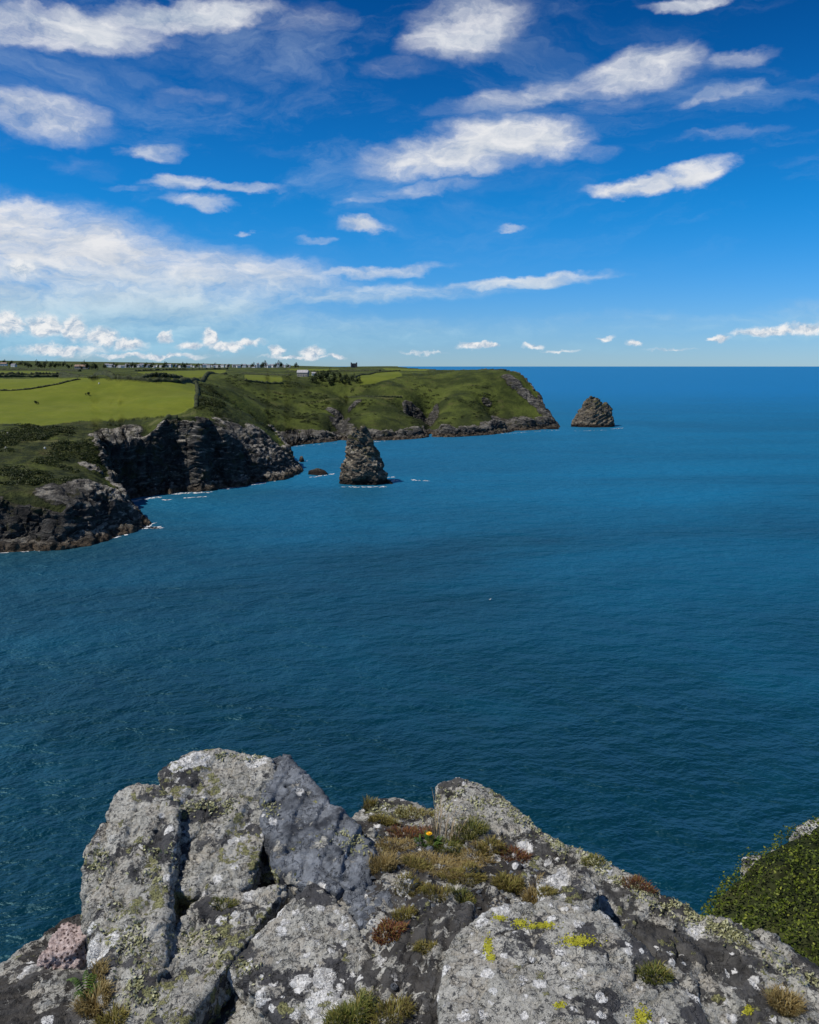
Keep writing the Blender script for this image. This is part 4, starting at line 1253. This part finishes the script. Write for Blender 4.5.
block([(441, 790, 3.32), (455, 781, 3.36), (478, 786, 3.33), (498, 796, 3.26), (522, 814, 3.15), (548, 836, 3.04), (556, 870, 2.88), (530, 876, 2.85), (500, 860, 2.92), (470, 846, 2.98), (446, 826, 3.12)],
      LM['ridge'], 'peaked rock at the head of the right ridge with pale lichen', seed=8.4, beds=((-0.3, -0.5, 0.8), 0.075, 0.016))
block([(540, 832, 3.04), (568, 846, 2.97), (592, 858, 2.92), (618, 874, 2.85), (642, 890, 2.79), (668, 904, 2.73), (694, 917, 2.69), (700, 960, 2.50), (690, 1000, 2.34), (650, 985, 2.40), (615, 950, 2.53), (580, 915, 2.68), (556, 885, 2.80)],
      LM['ridge'], 'long dark ridge slab with yellow-green lichen along its crest', seed=9.9, beds=((-0.4, -0.4, 0.8), 0.08, 0.016))
block([(688, 916, 2.68), (712, 926, 2.65), (737, 940, 2.60), (750, 932, 2.63), (770, 955, 2.55), (800, 972, 2.49), (850, 995, 2.42), (860, 1050, 2.2), (690, 1050, 2.17), (678, 985, 2.4)],
      LM['ridge'], 'dark rock with a cream lichen rosette in the bottom right corner', seed=10.6, beds=((-0.4, -0.5, 0.75), 0.07, 0.016))
block([(446, 950, 2.30), (462, 930, 2.38), (490, 912, 2.44), (525, 902, 2.47), (560, 902, 2.46), (600, 915, 2.40), (640, 945, 2.30), (668, 975, 2.20), (700, 1000, 2.12), (720, 1045, 1.98), (560, 1060, 1.90), (446, 1060, 1.92), (438, 1000, 2.12)],
      LM['boulder'], 'big pale boulder with white crusts and bright yellow-green spots', seed=11.3, name='boulder', cat='boulder', amps=[(0.42, 0.026, 3, False), (0.20, 0.014, 4, True), (0.07, 0.008, 4, True), (0.028, 0.004, 3, True), (0.011, 0.002, 2, False)])
block([(536, 880, 2.66), (560, 868, 2.72), (585, 872, 2.69), (600, 890, 2.6), (590, 912, 2.5), (545, 908, 2.5)],
      LM['white'], 'rounded whitish rock between the pale boulder and the ridge', seed=12.4, below=0.3, voxel=0.005)
block([(388, 950, 2.46), (405, 920, 2.55), (440, 905, 2.58), (470, 905, 2.56), (468, 925, 2.46), (448, 950, 2.35), (440, 1000, 2.15), (436, 1045, 2.0), (392, 1045, 2.02), (380, 1000, 2.2)],
      LM['dark'], 'dark upright rock left of the pale boulder', seed=13.4, voxel=0.006, below=0.4, beds=((0.85, -0.2, 0.4), 0.06, 0.012))
block([(352, 872, 2.84), (378, 862, 2.88), (398, 872, 2.83), (404, 900, 2.68), (388, 925, 2.56), (360, 925, 2.54), (345, 898, 2.66)],
      LM['slate'], 'low slate step between the blue-grey slate and the white-patched wedge', seed=14.2, below=0.3, beds=((0.7, -0.3, 0.5), 0.06, 0.010))
block([(366, 945, 2.48), (384, 935, 2.53), (392, 950, 2.46), (388, 1000, 2.22), (380, 1045, 2.05), (356, 1045, 2.04), (360, 990, 2.26)],
      LM['ridge'], 'narrow lichened slab between the white-patched wedge and the dark upright rock', seed=15.6, below=0.3, beds=((0.8, -0.2, 0.5), 0.06, 0.010))
STONES = [((405, 886), 26, 'white', 'grey-white stone in the middle of the hollow'), ((449, 901), 24, 'white', 'pale rounded stone beside the pale boulder top'), ((424, 908), 20, 'grey', 'small grey stone between the two pale stones'), ((371, 834), 13, 'white', 'small pale stone by the slate rock corner'),
          ((492, 893), 15, 'grey', 'small stone behind the pale boulder'), ((470, 872), 18, 'dark', 'dark flat stone in the straw behind the boulder'), ((515, 868), 16, 'dark', 'dark stone under the head of the ridge'), ((394, 987), 9, 'slate', 'small blue-grey pebble in the dark hollow'), ((430, 850), 10, 'slate', 'slate chip below the yellow flower')]

# bedrock floor of the hollow and under the blocks
gp = np.array([at(*p) for p in [(390, 870, 2.80), (400, 930, 2.52), (500, 880, 2.82), (390, 1010, 2.18), (370, 830, 3.12), (430, 830, 3.14), (460, 860, 2.95), (350, 900, 2.70), (350, 1030, 2.12), (430, 900, 2.65), (470, 890, 2.72), (540, 890, 2.72), (410, 850, 2.98), (520, 880, 2.80)]]
              + [np.array([x, y, 60 - 2.3]) for (x, y) in [(0, 1.2), (1.0, 1.2), (-1.0, 1.2), (.75, 2.3), (.5, 2.2)]]
              + [np.array([x, y, 60 - z]) for (x, y, z) in [(-.3, 2.2, 2.0), (-.36, 2.45, 1.93), (-.5, 2.75, 1.90), (-.22, 2.05, 2.05), (-.42, 2.95, 1.80), (-.60, 2.9, 1.86), (-.62, 2.5, 1.98)]]
              + [np.array([x, y, 60 - 3.1]) for (x, y) in [(-1.6, 2.0), (-1.6, 3.2), (1.9, 2.0), (1.6, 2.6), (-.3, 3.7), (.6, 3.6), (-1.0, 3.3), (1.1, 3.2), (-1.0, 2.7), (-.9, 3.0), (.95, 2.95), (1.35, 2.75), (.8, 3.2), (1.3, 2.3), (1.9, 3.2), (1.5, 3.5), (-1.3, 2.5), (0, 3.7), (-.7, 3.6)]])
gx, gy = np.meshgrid(np.arange(-1.6, 1.9, 0.009), np.arange(1.2, 3.75, 0.009), indexing='ij')
GXY = np.stack([gx, gy], -1).reshape(-1, 2)
w_ = 1 / (((GXY[:, None] - gp[None, :, :2]) ** 2).sum(-1) + 0.004) ** 1.6
gz = (w_ * gp[None, :, 2]).sum(1) / w_.sum(1)
G3 = np.c_[GXY, gz]
gz = gz + 0.030 * fbm(G3, .22, 4, .55, True) + 0.026 * fbm(G3, .07, 5, .6, True) + 0.008 * fbm(G3, .025, 3)
nx, ny = gx.shape
i0 = (np.arange(nx - 1)[:, None] * ny + np.arange(ny - 1)[None]).ravel()
tag(mesh_np('ground', np.c_[GXY, gz], np.stack([i0, i0 + ny, i0 + ny + 1, i0 + 1], 1), LM['floor']), 'dark bedrock floor of the hollow between the blocks', 'ground', kind='structure')

# the headland that carries the outcrop, down to the sea
pts = [(x, y, 60 - 3.0) for (x, y) in [(-1.5, -9), (-1.45, 2.2), (-.9, 3.1), (.5, 3.15), (1.2, 2.5), (1.5, 1.9), (1.6, -9)]] + [(x, y, -4) for (x, y) in [(-14, -40), (-13, 8), (-4, 16), (8, 16), (16, 8), (18, -40)]]
tag(rock_mesh('cliff', pts, 0.45, M['stack'], [(6, .5, 4, True), (2, .25, 3, True)], seed=2.0, smooth=1), 'steep rock headland under the outcrop', 'cliff', kind='structure')
kn = [(700, 935, 6.6), (716, 899, 6.95), (744, 873, 7.2), (774, 851, 7.4), (800, 834, 7.55), (835, 818, 7.75), (930, 800, 8.0), (1120, 790, 8.4), (1400, 800, 8.6), (715, 965, 6.1), (780, 1010, 5.6), (930, 1010, 5.5), (1400, 1010, 5.2)]
KP = [at(*p) for p in kn]
kb = [p + np.array([(-.5 if i < 6 else 0), (.8 if i < 9 else -.3), -3.5]) for i, p in enumerate(KP)]
knoll = rock_mesh('hill', KP + kb, 0.06, M['land'], [(0.6, .10, 3, False), (.2, .03, 3, False)], seed=4.0, smooth=3)
tag(knoll, 'steep knoll right of the outcrop under the evergreen shrub', 'hill', kind='structure')
kc = np.mean(KP, 0)
pts = [tuple(p + np.array([0.2, .5, -3.2])) for p in KP] + [(kc[0] + x, kc[1] + y, -4) for (x, y) in [(-5, -6), (-5, 9), (10, 9), (10, -6)]]
tag(rock_mesh('cliff', pts, 0.45, M['stack'], [(4, .4, 4, True)], seed=5.0, smooth=1), 'rock cliff below the shrub-covered knoll', 'cliff', kind='structure')

for (pts, lab, sd_) in [([(741, 874, 7.2), (743, 858, 7.35), (752, 853, 7.42), (763, 856, 7.4), (766, 868, 7.25)], 'pale rock jutting from the far edge of the evergreen shrub', 1.5),
                        ([(790, 838, 7.5), (796, 828, 7.65), (808, 821, 7.75), (826, 818, 7.8), (826, 832, 7.6)], 'pale rock at the top of the knoll by the right edge', 2.5),
                        ([(768, 856, 7.4), (772, 850, 7.45), (778, 850, 7.45), (780, 858, 7.35)], 'smaller pale rock between the two on the knoll edge', 3.5)]:
    block(pts, LM['white'], lab, below=0.25, voxel=0.012, smooth=2, seed=sd_, amps=[(.12, .03, 3, True), (.03, .008, 3, False)])

bpy.context.view_layer.update()
_dg = bpy.context.evaluated_depsgraph_get()


def cast(px, py, far=12, only=None):
    d = Vector(ray(px, py)).normalized()
    ok, loc, nrm, _i, ob, _m = scene.ray_cast(_dg, Vector(EYE), d, distance=far)
    if only and (not ok or ob.name != only): return None, None
    return (np.array(loc), np.array(nrm)) if ok else (None, None)


for (xy, w, mt, lab) in STONES:
    p, nn = cast(*xy)
    if p is None: continue
    k = w * p[1] / F / 2 * 1.15
    pts = [p + np.array([math.cos(a) * k * r * random.uniform(.8, 1.1), math.sin(a) * k * r, k * z]) for a in np.linspace(0, 6.28, 8)[:-1] for (r, z) in ((1, -.35), (.95, .15), (.5, .62 + .2 * random.random()))]
    tag(rock_mesh('stone', pts, max(.0035, k / 12), LM[mt], [(k * 1.2, k * .22, 3, True), (k * .3, k * .05, 3, False)], seed=w, smooth=2), lab, 'stone')
p, nn = cast(66, 958)
pts = [p + 1.15 * np.array([x, y, z]) for (x, y, z) in [(-.07, -.05, -.03), (.06, -.05, -.02), (.09, .06, -.02), (-.05, .08, -.02), (-.055, -.035, .035), (.04, -.03, .045), (.07, .05, .06), (-.03, .07, .055)]]
tag(rock_mesh('stone', pts, .004, LM['pink'], [(.06, .02, 4, True), (.02, .008, 3, True)], seed=9.0, smooth=3), 'pitted pinkish stone on the dark rock at the left', 'stone')

# ------------------------------------------------------------------ plants on the outcrop
M['straw'] = blade_mat('straw_blades', (0.16, 0.105, 0.035), (0.27, 0.20, 0.07), (0.40, 0.33, 0.16))
M['green_blade'] = blade_mat('green_blades', (0.045, 0.060, 0.012), (0.12, 0.14, 0.025), (0.30, 0.25, 0.07))
M['mixed_blade'] = blade_mat('olive_blades', (0.09, 0.055, 0.02), (0.16, 0.15, 0.03), (0.34, 0.27, 0.08))
M['red_blade'] = blade_mat('reddish_leaves', (0.10, 0.028, 0.018), (0.19, 0.075, 0.03), (0.20, 0.16, 0.04))
M['fern'] = blade_mat('fern_leaves', (0.035, 0.075, 0.012), (0.06, 0.12, 0.018), (0.12, 0.19, 0.035))
M['petal'] = simple_mat('yellow_petals', (0.85, 0.48, 0.01), 0.1, 60, 0.6)
M['stalk'] = simple_mat('dry_stalks', (0.27, 0.21, 0.13), 0.3, 30, 0.8)
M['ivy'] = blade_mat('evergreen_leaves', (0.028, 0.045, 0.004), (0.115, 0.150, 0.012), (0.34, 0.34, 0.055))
M['bright_lichen'] = blade_mat('bright_lichen_flakes', (0.25, 0.25, 0.02), (0.40, 0.39, 0.03), (0.52, 0.50, 0.06))
M['lichen'] = blade_mat('lichen_flakes', (0.17, 0.17, 0.075), (0.36, 0.36, 0.19), (0.52, 0.52, 0.34))


def blades(n, rad, ht, wd, lean=0.6, ry=1.0, clump=1.0, flat=0.0):
    V, Fc, v = [], [], []
    for _ in range(n):
        a = random.uniform(0, 6.283); r = rad * math.sqrt(random.random())
        x, y = r * math.cos(a), r * math.sin(a) * ry
        h = ht * random.uniform(.45, 1.15) * (1 - .35 * r / rad)
        b = a + random.gauss(0, .9)
        ln = lean * h * random.uniform(.2, 1.4)
        dx, dy = math.cos(b) * ln, math.sin(b) * ln
        tx, ty = -math.sin(b) * wd, math.cos(b) * wd
        t = random.random()
        zz = h * (1 - flat * random.random())
        s = len(V)
        for (f, g, w) in ((0, 0, 1), (.25, .5, .9), (.62, .85, .65), (1, 1, .12)):
            px, py, pz = x + dx * f, y + dy * f, zz * g - .012 * (f == 0) - (.10 * h if f == 1 and lean > .8 else 0)
            V += [(px - tx * w / 2, py - ty * w / 2, pz), (px + tx * w / 2, py + ty * w / 2, pz)]
            v += [t, t]
        Fc += [(s + 2 * i, s + 2 * i + 1, s + 2 * i + 3, s + 2 * i + 2) for i in range(3)]
    return np.array(V), np.array(Fc), v


def tuft(px, py, n, rad, ht, wd, mat, label, lean=.7, ry=.8, name='grass_tuft', cat='grass tuft', flat=0.0):
    p, _n = cast(px, py)
    if p is None: return None
    V, Fc, v = blades(int(n * 1.5), rad, ht * .72, wd * .72, lean * 1.25, ry, flat=flat)
    # follow the ground under each blade
    k = len(V) // 8; drop = []
    for i in range(k):
        c0 = p + V[8 * i]
        ok, loc, *_ = scene.ray_cast(_dg, Vector((c0[0], c0[1], p[2] + .07)), Vector((0, 0, -1)), distance=.17)
        if ok: V[8 * i:8 * i + 8, 2] += loc[2] - p[2]
        else: drop.append(i)
    if drop:
        keep = [i for i in range(k) if i not in set(drop)]
        V = np.concatenate([V[8 * i:8 * i + 8] for i in keep]); v = sum((v[8 * i:8 * i + 8] for i in keep), []); Fc = Fc[:3 * len(keep)]
    o = mesh_np(name, V, Fc, M[mat], loc=p)
    attr(o, 'v', v)
    return tag(o, label, cat)


tuft(383, 866, 420, .050, .060, .0028, 'straw', 'pale straw-coloured round tuft by the slate rock')
tuft(440, 866, 1500, .150, .028, .0026, 'straw', 'broad mat of flattened dry straw in the middle of the hollow', 1.6, .55, flat=.5)
tuft(476, 858, 420, .080, .036, .0026, 'straw', 'smaller straw mat under the peaked rock', 1.4, .6, flat=.3)
tuft(508, 889, 620, .050, .055, .0030, 'mixed_blade', 'olive round tuft behind the pale boulder')
tuft(533, 900, 260, .035, .050, .0028, 'straw', 'small straw tuft touching the whitish rock')
tuft(404, 916, 260, .040, .038, .0028, 'mixed_blade', 'yellow-green tuft above the reddish plant')
tuft(437, 896, 300, .048, .036, .0026, 'mixed_blade', 'olive tuft between the grey stones')
tuft(463, 900, 240, .040, .034, .0026, 'green_blade', 'green tuft just behind the pale rounded stone')
tuft(390, 932, 520, .055, .026, .0042, 'red_blade', 'reddish-leaved plant left of the dark upright rock', 1.0, .7, 'plant', 'plant')
tuft(384, 822, 420, .060, .035, .0030, 'mixed_blade', 'reddish-olive turf along the edge by the small rock', 1.0, .45)
tuft(410, 836, 420, .085, .032, .0030, 'red_blade', 'rusty brown turf left of the yellow flower', 1.1, .5, 'plant', 'plant')
tuft(365, 806, 200, .050, .050, .0026, 'mixed_blade', 'thin grass at the right end of the slate rock', .6, .5)
tuft(470, 833, 360, .070, .050, .0028, 'green_blade', 'green grass at the foot of the peaked rock', .9, .5)
tuft(490, 848, 300, .055, .040, .0028, 'mixed_blade', 'olive turf under the peaked rock face', 1.0, .5)
tuft(418, 866, 300, .055, .035, .0026, 'mixed_blade', 'brownish tuft left of the straw mat', 1.2, .6)
tuft(348, 1018, 900, .075, .055, .0030, 'green_blade', 'dense mossy green tuft at the bottom edge under the white-patched rock')
tuft(392, 1016, 420, .060, .045, .0028, 'mixed_blade', 'low olive tuft at the bottom edge of the dark hollow')
tuft(94, 1010, 420, .050, .060, .0030, 'straw', 'straw grass in the cleft beside the dark corner rock')
tuft(112, 1024, 320, .045, .045, .0030, 'mixed_blade', 'olive grass at the bottom of the left cleft')
tuft(96, 978, 220, .035, .045, .0030, 'straw', 'rust-coloured grass below the pinkish stone')
tuft(785, 1008, 520, .050, .060, .0030, 'straw', 'brown dry tuft in the bottom right corner rock')
tuft(655, 975, 300, .050, .035, .0028, 'green_blade', 'dark green strip of grass in the ridge crack', 1.0, .6)
tuft(592, 862, 200, .045, .028, .0028, 'green_blade', 'short green turf on the ridge crest', .9, .5)
tuft(640, 885, 300, .065, .030, .0030, 'red_blade', 'reddish stonecrop patch on the ridge crest', .8, .5, 'plant', 'plant')
tuft(225, 905, 200, .050, .020, .0028, 'green_blade', 'strip of green moss between the left blocks', 1.0, .4)

for (x, y, n, r, h, mt, lab) in [(462, 878, 700, .085, .024, 'mixed_blade', 'brown-olive turf in front of the straw mat'), (412, 884, 420, .060, .022, 'mixed_blade', 'low olive turf beside the grey-white stone'), (515, 856, 420, .060, .024, 'red_blade', 'rusty turf under the ridge head'),
                               (445, 846, 420, .070, .030, 'green_blade', 'green turf just right of the yellow flower'), (395, 845, 520, .080, .024, 'straw', 'pale straw turf behind the round straw tuft'), (545, 893, 260, .040, .022, 'mixed_blade', 'olive turf against the whitish rock'),
                               (415, 815, 420, .080, .024, 'mixed_blade', 'olive turf along the foot of the small sea-edge rock'), (425, 950, 260, .035, .022, 'mixed_blade', 'olive moss line on the dark upright rock'), (268, 878, 160, .040, .016, 'green_blade', 'moss in the joint above the tan-grey rock')]:
    tuft(x, y, n, r, h, .0026, mt, lab, 1.2, .55)
# dry stalks
for (px, py, n, ht, lab) in [(438, 838, 46, .17, 'dry grey stalks standing left of the peaked rock'), (452, 842, 30, .13, 'tangle of pale dry stems against the peaked rock'), (342, 800, 7, .10, 'few thin dry stalks at the top of the slate rock')]:
    p, _n = cast(px, py)
    if p is None: continue
    V, Fc, v = blades(n, .055, ht, .0026, .45, .6)
    o = mesh_np('dry_stalks', V, Fc, M['stalk'], loc=p)
    tag(o, lab, 'dry stalks')

# yellow flower
p, _n = cast(429, 844)
fl = empty('flower', p)
tag(fl, 'single yellow flower with green leaves in the hollow', 'flower')
V, Fc, v = blades(60, .045, .030, .008, 1.2, .8)
o = mesh_np('leaves', V, Fc, M['fern'], fl); attr(o, 'v', v)
k = 6
V = [(math.cos(i * 1.0472) * .0016, math.sin(i * 1.0472) * .0016, z) for z in (0, .038) for i in range(k)]
mesh_np('stem', V, [(i, (i + 1) % k, k + (i + 1) % k, k + i) for i in range(k)], M['fern'], fl)
attr(fl.children[-1], 'v', [.5] * len(V))
V, Fc = [], []
for ring, (n, r, z) in enumerate([(16, .013, .002), (13, .009, .005), (8, .005, .007)]):
    for i in range(n):
        a = 6.283 * i / n + ring * .2; w = .22
        s = len(V)
        V += [(0, 0, .040 + z * .3), (math.cos(a - w) * r * .75, math.sin(a - w) * r * .75, .041 + z), (math.cos(a) * r, math.sin(a) * r, .042 + z), (math.cos(a + w) * r * .75, math.sin(a + w) * r * .75, .041 + z)]
        Fc.append((s, s + 1, s + 2, s + 3))
mesh_np('petals', V, Fc, M['petal'], fl)

# fern in the left cleft
p, _n = cast(86, 1000)
V, Fc, v = [], [], []
for f in range(9):
    a = random.uniform(0, 6.28); ln = random.uniform(.05, .075)
    for i in range(14):
        t = i / 13
        c0 = np.array([math.cos(a) * ln * t, math.sin(a) * ln * t, .05 * math.sin(t * 2.2) + .01])
        for s_ in (-1, 1):
            w = .016 * (1 - t) + .003
            d = np.array([-math.sin(a) * s_ * w + math.cos(a) * w * .5, math.cos(a) * s_ * w + math.sin(a) * w * .5, -.004])
            e = np.array([math.cos(a), math.sin(a), 0]) * .0016
            s = len(V)
            V += [c0 - e, c0 + d * .6 - e * 1.2, c0 + d, c0 + d * .6 + e * 1.2, c0 + e]
            v += [random.random()] * 5
            Fc.append((s, s + 1, s + 2, s + 3, s + 4))
o = mesh_np('fern', V, Fc, M['fern'], loc=p); attr(o, 'v', v)
tag(o, 'small green fern in the cleft at the bottom left', 'fern')


# leafy lichen along the edges
def lichen():
    lines = [((560, 842), (600, 862), 9, 260), ((600, 862), (650, 893), 8, 420), ((650, 893), (745, 940), 9, 700), ((440, 792), (450, 830), 8, 220), ((455, 790), (520, 822), 10, 260), ((500, 800), (560, 845), 6, 240), ((372, 806), (432, 815), 7, 260),
             ((185, 808), (235, 806), 6, 200), ((155, 850), (160, 880), 10, 160), ((120, 900), (135, 960), 14, 240), ((190, 935), (215, 950), 12, 220), ((250, 880), (285, 875), 6, 160), ((95, 880), (100, 850), 6, 120), ((205, 755), (260, 757), 4, 140), ((340, 830), (362, 850), 9, 160), ((262, 800), (275, 812), 5, 60), ((130, 980), (150, 1010), 10, 120), ((760, 950), (819, 985), 6, 160), ((240, 960), (260, 975), 6, 60)]
    cen, nb = [], []
    for (a, c, sp_, n) in lines:
        n = int(n * 1.6)
        for _ in range(n):
            t = random.random()
            x, y = a[0] + (c[0] - a[0]) * t + random.gauss(0, sp_), a[1] + (c[1] - a[1]) * t + random.gauss(0, sp_ * .7)
            p, nn = cast(x, y, 4.5)
            if p is None: continue
            if fbm(p[None], .05, 2, off=2.0)[0] < -0.05: continue
            cen.append(p + nn * .004); nb.append(nn)
    V, Fc, v = leaf_cloud(np.array(cen), .0058, np.array(nb) * 1.2)
    o = mesh_np('lichen', V, Fc, M['lichen']); attr(o, 'v', v)
    tag(o, 'leafy yellow-green lichen along the edges of the near rocks', 'lichen', kind='stuff')

    # bright crusts on the pale boulder
    cen, nb = [], []
    for (x0, y0, rx, ry, n) in [(578, 941, 17, 5, 420), (488, 946, 4, 8, 200), (491, 958, 4, 3, 90), (500, 918, 6, 3, 120), (520, 923, 6, 4, 160), (541, 926, 14, 3, 300), (641, 1018, 7, 9, 320), (748, 1010, 4, 4, 120), (560, 1005, 5, 3, 90)]:
        for _ in range(n):
            x, y = x0 + random.gauss(0, rx * .55), y0 + random.gauss(0, ry * .55)
            p, nn = cast(x, y, 4.5)
            if p is None: continue
            cen.append(p + nn * .0012); nb.append(nn)
    V, Fc, v = leaf_cloud(np.array(cen), .0034, np.array(nb) * 4)
    o = mesh_np('lichen', V, Fc, M['bright_lichen']); attr(o, 'v', v)
    tag(o, 'bright yellow lichen crusts on the pale boulder', 'lichen', kind='stuff')


lichen()


def gravel():
    V, Fc = [], []
    for _ in range(900):
        x, y = random.uniform(362, 545), random.uniform(818, 965)
        p, nn = cast(x, y, 4.5, 'ground')
        if p is None or nn[2] < .3 or abs(nn[2]) > 1: continue
        k = random.uniform(.002, .0075) * (1.6 if random.random() < .08 else 1)
        s = len(V)
        q = rng.normal(size=(6, 3)); q /= np.linalg.norm(q, axis=1)[:, None]
        oct_ = np.array([[1, 0, 0], [0, 1, 0], [-1, 0, 0], [0, -1, 0], [0, 0, .6], [0, 0, -.6]]) + q * .25
        a = random.uniform(0, 6.28); c_, s_ = math.cos(a), math.sin(a)
        for d in oct_ * k: V.append(p + np.array([d[0] * c_ - d[1] * s_, d[0] * s_ + d[1] * c_, d[2] + k * .2]))
        for i in range(4):
            Fc += [(s + i, s + (i + 1) % 4, s + 4), (s + (i + 1) % 4, s + i, s + 5)]
    tag(mesh_np('gravel', V, Fc, LM['slate'], smooth=False), 'slate chips and grit scattered over the hollow', 'gravel', kind='stuff')


gravel()

# evergreen shrub over the knoll
me = knoll.data
me.calc_loop_triangles()
Vk = np.array([v.co for v in me.vertices]) + np.array(knoll.location)
T = np.array([t.vertices for t in me.loop_triangles])
ab, ac = Vk[T[:, 1]] - Vk[T[:, 0]], Vk[T[:, 2]] - Vk[T[:, 0]]
cr = np.cross(ab, ac); ar = np.linalg.norm(cr, axis=1); nn = cr / ar[:, None]
mid = Vk[T].mean(1)
ok = (nn[:, 2] > -.1) | (mid[:, 2] > 60 - 6.4)
ok &= mid[:, 2] > 60 - 7.2
pr = ar * ok; pr /= pr.sum()
NL = 190000
ti = rng.choice(len(T), NL, p=pr)
r1, r2 = rng.uniform(size=(2, NL)); fl_ = r1 + r2 > 1; r1[fl_], r2[fl_] = 1 - r1[fl_], 1 - r2[fl_]
cen = Vk[T[ti, 0]] + ab[ti] * r1[:, None] + ac[ti] * r2[:, None]
lump = fbm(cen, .22, 3, .6); lump2 = fbm(cen, .07, 2, off=4.0)
lift = 0.06 + .20 * lump + .10 * lump2
up = rng.uniform(0, 1, NL)
cen = cen + nn[ti] * (lift * (0.35 + .65 * up) + .02)[:, None]
V, Fc, v = leaf_cloud(cen, .0135, nn[ti] * .8 + np.array([0, 0, .5]))
base = np.array(knoll.location)
shr = empty('shrub', base)
tag(shr, 'dense dark evergreen shrub covering the knoll at the right', 'shrub')
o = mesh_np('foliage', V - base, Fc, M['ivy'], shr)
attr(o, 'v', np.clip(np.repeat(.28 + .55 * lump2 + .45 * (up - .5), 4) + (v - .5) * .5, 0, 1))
for i in range(8):
    c0 = Vk[T[rng.choice(len(T), p=pr)]].mean(0) - base
    V = []; d = rng.normal(size=3) * .25; d[2] = abs(d[2]) * .3
    for f_ in (0, 1):
        for j in range(5):
            V.append(c0 + d * f_ * .4 + np.array([math.cos(j * 1.2566), math.sin(j * 1.2566), 0]) * (.012 - .008 * f_))
    mesh_np('stem', V, [(j, (j + 1) % 5, 5 + (j + 1) % 5, 5 + j) for j in range(5)], M['bark'], shr)

# ------------------------------------------------------------------ render settings
scene.render.engine = 'CYCLES'
scene.view_settings.view_transform = 'Standard'
scene.view_settings.look = 'None'
scene.view_settings.exposure = 0.0
scene.view_settings.gamma = 1.0
scene.view_settings.use_curve_mapping = False
scene.cycles.use_denoising = True
scene.cycles.max_bounces = 5
scene.cycles.transparent_max_bounces = 8
scene.render.resolution_x, scene.render.resolution_y = 819, 1024
